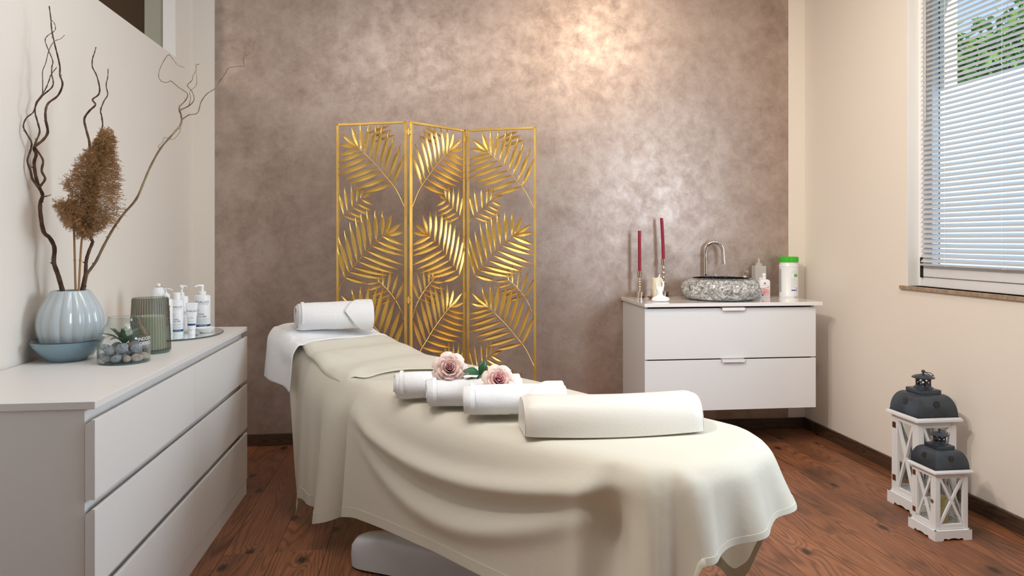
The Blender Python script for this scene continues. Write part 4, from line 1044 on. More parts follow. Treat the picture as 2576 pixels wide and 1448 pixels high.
def panel(P, mirror, ymax):
    o0 = (P[0]+P[1])/2; ex = (P[1]-P[0]); Wp = ex.length; ex = ex/Wp; ny = Vector((ex.y, -ex.x, 0))
    if ny.y > 0: ny = -ny
    p = bpy.data.objects.new('panel', None); COL.objects.link(p); p.parent = scr; p.location = o0-Vector(scr.location)
    def L(x_, y_, d=0):
        if mirror: x_ = .39-x_
        return P[0]+ex*(x_*Wp/.39)+Vector((0, 0, ZS-y_))+ny*d
    t = .0125
    g = G()
    for x_ in (0, .39): 
        g.bar(L(abs(x_-t/2), 0), L(abs(x_-t/2), ZS-.001), t, t, up=ny)
    g.bar(L(0, t/2), L(.39, t/2), t, t, up=ny).bar(L(0, ZS-.09), L(.39, ZS-.09), t, t, up=ny)
    g.mk('frame', M_gold, p, bevel=.0012)
    rest = G()
    for rep in (-1, 0, 1, 2):
        for (a, b_, layer, w) in LE:
            a = (a[0], a[1]+rep*PER); b2 = (b_[0], b_[1]+rep*PER)
            if b2[1] > ZS-.095 or a[1] > ZS-.095 or a[1] < .02: continue
            if min(a[1], b2[1]) < -.02: continue
            b2 = (b2[0], max(b2[1], .010))
            off = -.006 if layer == 0 else .0005
            off = .006 if layer == 0 else -.004
            A = L(min(max(a[0], .006), .384), a[1], off); B = L(min(max(b2[0], .008), .382), b2[1], off)
            d = B-A; ln = d.length; d /= ln; sd = d.cross(ny).normalized(); g = G(); n = 6; V = []
            for j in range(n+1):
                q = j/n; hw = w*.60*(math.sin(PI*min(1, q*.93+.07))**.6 if q < 1 else .03)*(.62+.5*math.sin(PI*min(1, q*1.1)))
                c = A+d*ln*q
                V += [c-sd*hw+ny*.003, c+ny*-.0012+ny*0, c+sd*hw+ny*.003, c-ny*.0024]
            Fq = []
            for j in range(n):
                a0 = j*4; b0 = a0+4
                Fq += [(a0, a0+1, b0+1, b0), (a0+1, a0+2, b0+2, b0+1), (a0+2, a0+3, b0+3, b0+2), (a0+3, a0, b0, b0+3)]
            if max(a[1], b2[1]) < ymax and LEAFCOUNT[0] < 300:
                LEAFCOUNT[0] += 1; mk('leaflet', V, Fq, M_gold if layer == 0 else M_gold_d, p)
            else: rest.add(V, Fq)
        for (pts, layer) in ST:
            off = .005 if layer == 0 else -.005
            Q = [(pn(q)[0], pn(q)[1]+rep*PER) for q in pts]
            if min(q[1] for q in Q) < .02 or max(q[1] for q in Q) > ZS-.095: continue
            G().tube([Vector(v) for v in cr([tuple(L(min(max(x_, .008), .382), y_, off)) for x_, y_ in Q], 3)], .0020, 6).mk('stem', M_gold, p, smooth=60)
    if rest.V: 
        o = rest.mk('lower_leaflets', M_gold, p); o['kind'] = 'stuff'
panel(pa, False, 1.22); panel(pb, True, 1.38); panel(pc_, False, 1.42)
for (q, dzs) in (((pa[1]+pb[0])/2, (1.745, .875)), ((pb[1]+pc_[0])/2, (1.745, .875))):
    for z_ in dzs:
        c = Vector((q.x, q.y, z_)); g = G().tube([c-Vector((0, .002, .018)), c+Vector((0, -.002, .018))], .0045, 10)
        g.box(c.x-.012, c.x+.012, c.y-.004, c.y+.0, c.z-.012, c.z+.010); g.mk('hinge', M_gold_d, scr, bevel=.0008)

# ---------------------------------------------------------------- massage table
O = Vector((-.33, 3.38)); D = Vector((.602, -.799)).normalized(); B2 = Vector((-D.y, D.x))
def bed(a, b_, z_): q = O+D*a+B2*b_; return Vector((q.x, q.y, z_))
ZT = [(-.32, .782), (-.2, .768), (-.05, .732), (.08, .700), (.25, .660), (.45, .636), (.65, .628), (.9, .622), (1.2, .614), (1.9, .612)]
def ztop(a): return interp(a, ZT)
mt = thing('massage_table', (.3, 2.5, 0), 'massage table with grey-white pedestal under the cream sheet', 'massage table')
# pedestal
out = [(-.255, 2.69), (-.225, 2.655), (-.12, 2.598), (.05, 2.50), (.25, 2.39), (.50, 2.26), (.72, 2.20), (.86, 2.22), (.90, 2.34), (.86, 2.50), (.66, 2.66), (.40, 2.735), (.1, 2.745), (-.15, 2.74), (-.235, 2.73)]
outc = cr(out+[out[0]], 4)[:-1]
cen = Vector((.33, 2.48))
def ped(i, j):
    x_, y_ = outc[i]; lv = [(1.0, 0.008), (1.005, .05), (1.0, .085), (.975, .108), (.93, .120), (.80, .128), (.62, .150), (.42, .20), (.30, .26), (.25, .34), (.24, .48)]
    s, z_ = lv[j]
    q = cen+(Vector((x_, y_))-cen)*s
    return Vector((q.x, q.y, z_))
G().grid(ped, len(outc), 11, True).mk('pedestal', M_bedplastic, mt, smooth=50)
G().prism([(cen.x+(x_-cen.x)*.93, cen.y+(y_-cen.y)*.93) for x_, y_ in outc], .0, .02).mk('pedestal_foot', M_black, mt)
g = G()
def cushion(name, a0, a1, dz0, dz1, hw):
    g = G(); n = 10
    V = []
    for i in range(n+1):
        a = a0+(a1-a0)*i/n; zt_ = ztop(a)-.016
        for (b_, z_) in ((-hw, zt_-.075), (-hw, zt_-.015), (-hw+.02, zt_-.002), (hw-.02, zt_-.002), (hw, zt_-.015), (hw, zt_-.075)): V.append(bed(a, b_, z_-(.035 if b_ < 0 and abs(b_) > hw-.021 and a > .2 else 0)))
    Fq = [tuple(range(5, -1, -1)), tuple(n*6+k_ for k_ in range(6))]+[(i*6+k_, i*6+(k_+1) % 6, i*6+6+(k_+1) % 6, i*6+6+k_) for i in range(n) for k_ in range(6)]
    mk(name, V, Fq, M_vinyl, mt)
cushion('headrest_cushion', -.28, .16, 0, 0, .19); cushion('seat_cushion', .18, 1.05, 0, 0, .25); cushion('leg_cushion', 1.07, 1.86, 0, 0, .19)
g = G()
for b_ in (-.12, .12): g.bar(bed(.1, b_, .49), bed(1.75, b_, .49), .03, .04)
g.bar(bed(.8, -.15, .46), bed(.8, .15, .46), .08, .03); g.mk('support_frame', M_bedplastic, mt, bevel=.003)
kp = pt(888, 1256, 2.80)
G().tube([kp+Vector((.10, -.06, .02)), kp+Vector((.02, -.01, .0)), kp], [.006, .010, .013], 12).mk('lever', M_black, mt, smooth=50)

# sheet: outline of the table edge in (a, b), edge height, hem height, flare at the hem
CTRL = [(-.325, 0, .775, .72, .0), (-.31, -.14, .768, .70, .0), (-.26, -.190, .752, .68, .0), (-.12, -.200, .725, .64, .0), (-.075, -.205, .712, .60, .0), (-.045, -.208, .705, .13, .0),
        (.0, -.216, .690, .085, .01), (.05, -.232, .673, .08, .015), (.080, -.242, .662, .025, .045), (.10, -.250, .655, .10, .015), (.14, -.260, .64, .125, .005), (.2, -.274, .622, .125, .01), (.3, -.289, .600, .115, .02), (.36, -.292, .592, .10, .04),
        (.44, -.294, .588, .125, .01), (.515, -.296, .584, .175, -.020), (.530, -.300, .584, .165, .03), (.62, -.304, .586, .185, .018), (.8, -.308, .590, .195, .012), (1.05, -.306, .592, .205, .016), (1.35, -.295, .595, .205, .028),
        (1.58, -.278, .597, .195, .03), (1.68, -.265, .602, .175, .0), (1.74, -.250, .604, .15, .0), (1.785, -.236, .605, .12, .035), (1.82, -.216, .604, .07, .10), (1.848, -.194, .603, .10, .055), (1.872, -.165, .602, .39, .010),
        (1.905, -.05, .602, .400, .025), (1.91, .05, .602, .415, .035), (1.905, .13, .603, .425, .035), (1.885, .20, .605, .43, .05), (1.862, .235, .607, .435, .065), (1.83, .26, .609, .38, .05), (1.79, .28, .614, .22, .02), (1.72, .294, .618, .10, .03),
        (1.5, .30, .622, .12, .05), (1.2, .30, .621, .12, .05), (.85, .30, .634, .12, .05), (.53, .30, .634, .12, .05), (.24, .295, .648, .12, .05), (.02, .268, .690, .12, .05), (-.08, .25, .708, .50, .03), (-.15, .238, .725, .66, .01), (-.28, .185, .758, .70, .0)]
NC = 8
n_ = len(CTRL); cols = []
for i in range(n_):
    p0, p1, p2, p3 = CTRL[i-1], CTRL[i], CTRL[(i+1) % n_], CTRL[(i+2) % n_]
    ln = math.hypot(p2[0]-p1[0], p2[1]-p1[1]); m_ = max(5, int(ln/.009))
    for k_ in range(m_):
        t = k_/m_; row = []
        for c in range(5):
            if c < 3: row.append(.5*((2*p1[c])+(p2[c]-p0[c])*t+(2*p0[c]-5*p1[c]+4*p2[c]-p3[c])*t*t+(-p0[c]+3*p1[c]-3*p2[c]+p3[c])*t**3))
            else: s = t*t*(3-2*t); row.append(p1[c]+(p2[c]-p1[c])*(s if c == 4 else t))
        cols.append(row)
N_ = len(cols)
nrm = []
for i in range(N_):
    a = cols[(i-6) % N_]; b_ = cols[(i+6) % N_]; d = Vector((b_[0]-a[0], b_[1]-a[1])); d.normalize(); nrm.append(Vector((d.y, -d.x)) if True else d)
c_ = Vector((.8, 0))
for i in range(N_):
    if nrm[i].dot(Vector((cols[i][0], cols[i][1]))-Vector((max(0, min(1.6, cols[i][0])), 0))) < 0: nrm[i] = -nrm[i]
sl = [0.0]
for i in range(1, N_): sl.append(sl[-1]+math.hypot(cols[i][0]-cols[i-1][0], cols[i][1]-cols[i-1][1]))
RT, RS = 14, 46
def ga(x_, w): return math.exp(-(x_/w)**2)
def top_extra(a, b_):
    # soft hollows and ridges of the sheet lying on the table
    e = .004*math.sin(a*5+b_*6)+.003*math.sin(a*11-b_*9)
    e *= ga(a-.9, 1.2)
    e += .012*ga((a-.36)+(b_+.2)*.55, .035)*ga(b_+.21, .09)        # peak ridge near the head crease
    e += .010*ga((a-.12)-(b_+.2)*.9, .03)*ga(b_+.18, .1)
    e += .008*ga((a-.62)-(b_+.1)*1.2, .05)*ga(b_+.18, .1)
    e -= .010*ga((a-.5)-(b_+.1)*1.0, .06)*ga(b_+.16, .09)
    return e
def clothpt(i, j):
    a, b_, ze, hz_, fl_ = cols[i]; nn = nrm[i]
    if j <= RT:       # top, from the axis outwards
        q = (j/RT); qq = q**.8
        ax = max(-.15, min(1.72, a)); A_ = ax+(a-ax)*qq; B_ = b_*qq
        zt_ = ztop(A_)+top_extra(A_, B_)*(1-q**6); e = max(0, (q-.80)/.20); e = e*e*(3-2*e)*.55+e**3*.45
        return bed(A_, B_, zt_+(ze-zt_)*e)
    t = (j-RT)/RS; te = t
    # edge rounding then hang
    rr_ = .03; dz = (ze-hz_)*te; ou = rr_*(1-math.exp(-t*14))
    ou += fl_*te**1.25
    near = 1 if (b_ < -.15 and a > -.2) else 0
    w = 0
    if near:
        # drag folds between the near head end and the foot corner
        if a > .53:
            q = (a-.55)/(1.82-.55)
            q = max(0, min(1, q)); s1 = math.sin(PI*q**.85)
            w += .030*ga(te-(.04+.30*s1), .085)*min(1, (q+.05)*6)*min(1, (1.02-q)*7)
            w += .022*ga(te-(.10+.62*s1), .10)*s1
            w -= .018*ga(te-(.07+.46*s1), .075)*s1
        # vertical soft folds at the head part
        if a < .53:
            w += te**.8*(.020*math.sin((a-.1)*26)+.010*math.sin(a*57+1))*min(1, (.55-a)*8)
            w += .028*ga(a-.40, .035)*te**.7-.030*ga(a-.485, .03)*te**.7
        # pouch beside the foot corner
        w += -.055*ga(a-1.715, .040)*ga(te-.38, .30)+.030*ga(a-1.645, .035)*te**.7
        w += .030*ga(a-1.80, .024)*te**.6-.018*ga(a-1.85, .016)*te**.5
    if a > 1.86:
        w += te*(.018*math.sin(b_*38+.6))+.012*ga(b_-.1, .03)*te
    if b_ > .2 and a < 1.75: w += te*(.018*math.sin(a*24)+.008*math.sin(a*51))
    ou += w
    zz_ = ze-dz-(.012*(1-math.exp(-t*20)))*(1-t)
    q = Vector((a, b_))+nn*ou
    if a > 1.83 and b_ < -.12: q += Vector((.02, -.02))*te
    return bed(q.x, q.y, zz_)
MJ = RT+RS+1
PC = [[clothpt(i, j) for j in range(MJ)] for i in range(N_)]
for it in range(2):
    Q = [[p.copy() for p in c] for c in PC]
    for i in range(N_):
        for j in range(1, MJ):
            l_, r__ = Q[i-1][j], Q[(i+1) % N_][j]; u_ = Q[i][j-1]
            d_ = Q[i][j+1] if j+1 < MJ else None
            av = (l_+r__+u_+d_)/4 if d_ is not None else (l_+r__)/2
            PC[i][j] = Q[i][j]*.5+av*.5
g = G(); g.grid(lambda i, j: PC[i][j], N_, MJ, True)
sheet = g.mk('bed_sheet', M_cloth, None, origin=(.3, 2.5, .6), smooth=180)
tag(sheet, 'cream cotton sheet draped over the massage table down to near the floor', 'sheet')
# stitched hem: a thin folded strip along the lower border (child)
V = []
for i in range(N_):
    nn = nrm[i]; w3 = D*nn.x+B2*nn.y; w3 = Vector((w3.x, w3.y, 0))
    for j, o_ in ((MJ-5, .0014), (MJ-1, .0014), (MJ-1, -.0014), (MJ-5, -.0014)):
        V.append(PC[i][j]+w3*o_)
Fq = []
for i in range(N_):
    k_ = (i+1) % N_
    for q in range(4): Fq.append((i*4+q, i*4+(q+1) % 4, k_*4+(q+1) % 4, k_*4+q))
mk('hem', V, Fq, M_cloth, sheet, smooth=60)

# second sheet over the head section
def head2(i, j):
    n, m = 46, 40
    q = i/(n-1); t = j/(m-1)
    b_ = -.262+.55*t
    a_end = .40+.16*t-.05*math.sin(t*PI)+.012*math.sin(t*9)
    a = -.10+(a_end+.10)*q
    hw = interp(a, [(-.3, .20), (-.05, .235), (.1, .265), (.3, .29), (.6, .30)])
    bb = b_/.285*hw
    q2 = abs(bb)/hw; e = max(0, (q2-.76)/.24)
    ed_ = interp(a, [(-.1, .715), (.06, .668), (.3, .600), (.5, .576), (.8, .56)]) if bb < 0 else interp(a, [(-.1, .715), (.02, .69), (.24, .648), (.53, .636), (.85, .636)])
    zt_ = ztop(a)+top_extra(a, bb)*(1-min(1, q2)**6); e = e*e*(3-2*e)*.55+e**3*.45
    z_ = zt_+(ed_-zt_)*e
    return bed(a, bb, z_+.008+.004*(q > .93)*(1-abs(2*t-1)))
g = G().grid(head2, 46, 40)
hs = g.mk('head_sheet', M_cloth2, None, origin=(-.2, 3.2, .66), smooth=180); hs.modifiers.new('s', 'SOLIDIFY').thickness = .0015
tag(hs, 'second cream cover sheet lying over the raised head section', 'sheet')

# towel over the headrest, hanging on the left
def tow(i, j):
    n, m = 60, 26
    s = -.20+ (i/(n-1))*(.20+.46+.06); a = -.315+.29*(j/(m-1))
    hw = interp(a, [(-.32, .215), (-.02, .236)])
    lim = interp(a, [(-.315, .20), (-.02, .225)])
    zt_ = ztop(a)+.006
    b_ = s-.23
    b_ = -.43+ (i/(n-1))*(.43+.30)
    if b_ < -lim:
        dd = -lim-b_; arc = min(dd, .05)/.05
        hang = dd
        ou = .038*math.sin(arc*PI/2)+.10*max(0, dd-.03)
        z_ = zt_-.012-hang*.94+.012*(1-arc)
        z_ -= .004*math.sin(a*40+dd*10)*min(1, dd/.05)
        bb = -lim-ou-.012*math.sin((a+.3)*22)*min(1, dd/.1)
        return bed(a-.0*dd, bb, z_)
    if b_ > lim:
        dd = b_-lim; return bed(a, lim+.025*math.sin(min(1, dd/.04)*PI/2), zt_-.016-dd*.9)
    q2 = abs(b_)/lim; e = max(0, (q2-.7)/.3)
    return bed(a, b_, zt_-.014*e*e+.002*math.sin(a*60)*math.sin(b_*20))
g = G().grid(tow, 60, 26)
for v in g.V: v += Vector((0, 0, .6))*0
tw = g.mk('bath_towel', M_terry, None, origin=(-.45, 3.45, .75), smooth=180); tw.modifiers.new('s', 'SOLIDIFY').thickness = .007
dm = tw.modifiers.new('sub', 'SUBSURF'); dm.levels = 1; dm.render_levels = 1
tag(tw, 'white towel laid over the headrest and hanging down its left side', 'towel')

# rolled towels (spiral sheet, ends show the windings)
def rolled(name, c, L_, rx, rz, ang, label_, group, turns=4.5, flap=True, seed=1, tagc=False):
    c = Vector(c); t = thing(name, (c.x, c.y, c.z-rz), label_, 'towel', group)
    ex = Vector((math.cos(ang), math.sin(ang), 0)); ey = Vector((-ex.y, ex.x, 0)); rr = random.Random(seed)
    nt = int(turns*40); V = []
    nl = 60
    thick = 1/(turns+.6)
    for i in range(nt+1):
        th_ = 2*PI*turns*i/nt; f = .10+.90*(i/nt)
        for j in range(nl+1):
            q = j/nl; x_ = (q-.5)*L_+(.006*math.sin(th_*.7+seed)-.010*(1-f))*(1 if q < .5 else -1)*-1*(abs(q-.5)*2)**6
            ff = f*(1-.10*(abs(q-.5)*2)**10)
            wob = 1+.045*noise.noise(Vector((math.cos(th_)*1.2, math.sin(th_)*1.2, q*4+seed)))+.018*noise.noise(Vector((math.cos(th_)*7, math.sin(th_)*7, q*38+seed)))
            p = c+ex*x_+ey*(-math.cos(th_)*rx*ff*wob)+Vector((0, 0, math.sin(th_+.0)*rz*ff*wob))
            V.append(p)
    Fq = [(i*(nl+1)+j, i*(nl+1)+j+1, (i+1)*(nl+1)+j+1, (i+1)*(nl+1)+j) for i in range(nt) for j in range(nl)]
    o = mk('terry_roll', V, Fq, M_terry, t, smooth=180); s_ = o.modifiers.new('s', 'SOLIDIFY'); s_.thickness = min(rx, rz)/turns*.62; s_.offset = -1
    # the folded corner that closes the roll: a triangular flap lying on the outside
    if flap:
        V = []; n1, n2 = 18, 26
        for i in range(n1+1):
            for j in range(n2+1):
                th_ = PI*(1.45-1.15*j/n2)         # from the camera side over the top
                q = i/n1; e = j/n2
                x0 = (.10+.03*math.sin(seed))*L_+.62*L_*abs(e-.50)**1.1; x1 = .490*L_; x0 = min(x0, x1-.01)
                x_ = x0+(x1-x0)*q
                V.append(c+ex*x_+ey*(-math.cos(PI-th_)*(rx*1.035)*-1*-1)+Vector((0, 0, math.sin(th_)*rz*1.035-.0))-Vector((0, 0, .0)))
        Fq = [(i*(n2+1)+j, i*(n2+1)+j+1, (i+1)*(n2+1)+j+1, (i+1)*(n2+1)+j) for i in range(n1) for j in range(n2)]
        o = mk('folded_flap', V, Fq, M_terry, t, smooth=180); s_ = o.modifiers.new('s', 'SOLIDIFY'); s_.thickness = .005; s_.offset = 0; b__ = o.modifiers.new('b', 'BEVEL'); b__.width = .002; b__.segments = 2
    # woven border strip near the left end
    V = []; n2 = 40
    for k_, xq in enumerate((-.44, -.40)):
        for j in range(n2+1):
            th_ = 2*PI*j/n2*.62+PI*-.12; V.append(c+ex*xq*L_+ey*(-math.cos(th_)*rx*1.012)+Vector((0, 0, math.sin(th_)*rz*1.012)))
    Fq = [(j, j+1, n2+2+j, n2+1+j) for j in range(n2)]
    o = mk('woven_border', V, Fq, mat('smooth_white_weave', (.84, .84, .85), .8, bump=(300, .2)), t, smooth=180)
    return t
roll = rolled('rolled_towel', (-.405, 3.45, ztop(-.17)+.006+.064), .345, .070, .068, math.radians(15), 'large white rolled towel lying on the headrest', None, 6.5, True, 3)
tp = Vector((-.502, 3.43, .872))
G().box(tp.x-.002, tp.x+.018, tp.y-.014, tp.y-.012, tp.z-.012, tp.z+.012).mk('care_tag', M_whitep, roll)
GRP = 'rolled towels on the massage table'
zb = .622
for u_, Yl, Yc, L__, an, sd_, lab in ((992, 2.56, 2.585, .31, 1, 11, 'white rolled towel at the back of three, farthest from the bolster'), (1074, 2.42, 2.452, .315, 0, 12, 'white rolled towel in the middle of three on the table'), (1168, 2.31, 2.318, .32, -2, 13, 'white rolled towel in front of the other two, beside the bolster')):
    rolled('rolled_towel', (px(u_, Yl)+L__/2, Yc, zb+.051), L__, .067, .054, math.radians(an), lab, GRP, 3.6, True, sd_)

# bolster
bo = thing('knee_bolster', (.58, 2.17, .615), 'cream vinyl half-round bolster cushion at the foot of the table', 'bolster')
bL, bR = Vector((px(1322, 2.075), 2.075)), Vector((px(1770, 2.085), 2.085))
def bol(i, j):
    n, m = 40, 40
    q = i/(n-1); 
    cx = bL.x+(bR.x-bL.x)*q; bend = -.034*math.sin(PI*q)**1.0
    # D-section: flat base, round top
    w = .165; h = .104
    sec = []
    t = j/(m-1)
    e = 1.0
    dx = min(q, 1-q)*(bR.x-bL.x); e = min(1, .90+.10*math.sin(min(1, dx/.03)*PI/2))
    if t < .72:
        th_ = PI*1.0-(t/.72)*PI; p = 2.5
        cc, ss = math.cos(th_), math.sin(th_)
        y_ = math.copysign(abs(cc)**(2/p), cc)*w/2; z_ = abs(ss)**(2/p)*h
    else:
        f = (t-.72)/.28; y_ = w/2-w*f; z_ = 0
    y_ = y_*(e); z_ = .004+z_*e
    return Vector((cx, bL.y+w/2+bend-y_*-1, .6155+z_+.006*(1-q)*0))
g = G().grid(bol, 40, 40)
n = 40
for i in (0, 39):
    f = [j*40+i for j in range(39)]; g.F.append(tuple(f) if i else tuple(reversed(f)))
g.mk('cushion_cover', M_vinyl, bo, smooth=50, bevel=.004)

# ---------------------------------------------------------------- roses
def petal(c, ax, a, r0, tilt, L_, wd_, m, parent, seed, curl):
    """cup-shaped petal; ax = flower axis"""
    rr = random.Random(seed); ax = Vector(ax).normalized(); s = ax.cross(Vector((0, 0, 1)))
    if s.length < .1: s = ax.cross(Vector((1, 0, 0)))
    s.normalize(); t = ax.cross(s)
    nu, nv = 9, 8; V = []
    for j in range(nv):
        q = j/(nv-1)
        for i in range(nu):
            p = (i/(nu-1))*2-1; wv = math.sin(PI*min(1, .18+.72*q))**.6*(1 if q < .9 else .93)
            th_ = a+p*wd_*wv/(r0+.35*r0*q)
            rad = r0*(.25+.75*q**.6)+tilt*q*q*L_+curl*q**5
            h = L_*(q-.10*p*p*q)-.55*curl*q**6
            rad += .0007*math.sin(p*4+seed)*q
            V.append(Vector(c)+(s*math.cos(th_)+t*math.sin(th_))*rad+ax*h)
    Fq = [(j*nu+i, j*nu+i+1, (j+1)*nu+i+1, (j+1)*nu+i) for j in range(nv-1) for i in range(nu-1)]
    o = mk('petal', V, Fq, m, parent, smooth=180); o.modifiers.new('s', 'SOLIDIFY').thickness = .0008
def leafm(base, tip, up, w, m, parent):
    base, tip, up = Vector(base), Vector(tip), Vector(up); d = tip-base; sd = d.cross(up).normalized(); upn = sd.cross(d).normalized(); V = []; n = 9
    for j in range(n):
        q = j/(n-1); hw = w*.60*(math.sin(PI*q**.85)**.8 if 0 < q < 1 else .03); arch = .10*d.length*math.sin(PI*q)
        for s_ in (-1, -.5, 0, .5, 1): V.append(base+d*q+sd*s_*hw+upn*(arch+abs(s_)*hw*.28))
    Fq = [(j*5+i, j*5+i+1, j*5+6+i, j*5+5+i) for j in range(n-1) for i in range(4)]
    o = mk('leaf', V, Fq, m, parent, smooth=180); o.modifiers.new('s', 'SOLIDIFY').thickness = .0008
def rose(c, ax, R, label_, seed, deep):
    t = thing('rose', c, label_, 'rose', 'pink roses on the towels'); c = Vector(c); ax = Vector(ax).normalized(); back = c-ax*R*.62
    k_ = 0
    rings = [(3, .10, .0, 1.02, .22, 0, 2), (4, .20, .02, 1.04, .34, .0, 2), (5, .33, .06, 1.02, .42, .0, 1 if not deep else 2), (6, .50, .10, .97, .55, .05, 1), (6, .66, .16, .86, .66, .12, 1), (7, .80, .20, .70, .74, .22, 0), (7, .88, .24, .52, .80, .34, 0)]
    for ri, (n, r0, tilt, L_, w, curl, mm) in enumerate(rings):
        for i in range(n):
            a = i*2*PI/n+ri*.65+seed; k_ += 1
            petal(back, ax, a, r0*R, tilt, L_*R*1.15, w*R, (M_petalo, M_petal, M_petali)[mm], t, k_+seed*7, curl*R)
    G().lathe([(R*.16, -R*.22), (R*.3, -R*.1), (R*.28, R*.05)], back, 16, M=ax.to_track_quat('Z', 'Y').to_matrix().to_4x4()).mk('sepal_cup', M_leafo, t, smooth=60)
    return t
C1 = pt(1131, 926, 2.455); C2 = pt(1255, 955, 2.37)
r1 = rose(C1, (-.0, -.95, .42), .0445, 'pink and cream rose lying left on the rolled towels', 1, False)
r2 = rose(C2, (.05, -.93, .50), .0415, 'deep pink-centred rose lying right on the rolled towels', 2, True)
def stemm(parent, pts, r_=.0022): G().tube([Vector(p) for p in cr([tuple(p) for p in pts], 4)], r_, 8).mk('stem', M_leafo, parent, smooth=60)
stemm(r1, [C1+Vector((.01, .025, -.012)), pt(1170, 940, 2.50), pt(1210, 941, 2.47), pt(1222, 935, 2.49)])
N0 = pt(1208, 941, 2.455)
leafm(N0, pt(1165, 934, 2.44), (0, -.6, .8), .028, M_leaf, r1)
leafm(N0, pt(1222, 905, 2.47), (0, -.8, .5), .024, M_leaf, r1)
leafm(N0, pt(1216, 972, 2.43), (0, -.8, .5), .028, M_leaf, r1)
leafm(pt(1206, 958, 2.45), pt(1167, 958, 2.43), (0, -.5, .8), .018, M_leafo, r1)
leafm(pt(1206, 962, 2.45), pt(1176, 976, 2.42), (0, -.5, .8), .014, M_leafo, r1)
stemm(r2, [C2+Vector((0, .02, -.01)), pt(1245, 936, 2.47), pt(1226, 934, 2.49)], .0014)
leafm(pt(1272, 938, 2.40), pt(1289, 944, 2.42), (0, -.6, .8), .016, M_leaf, r2)
leafm(pt(1250, 934, 2.41), pt(1238, 926, 2.43), (0, -.6, .8), .012, M_leaf, r2)

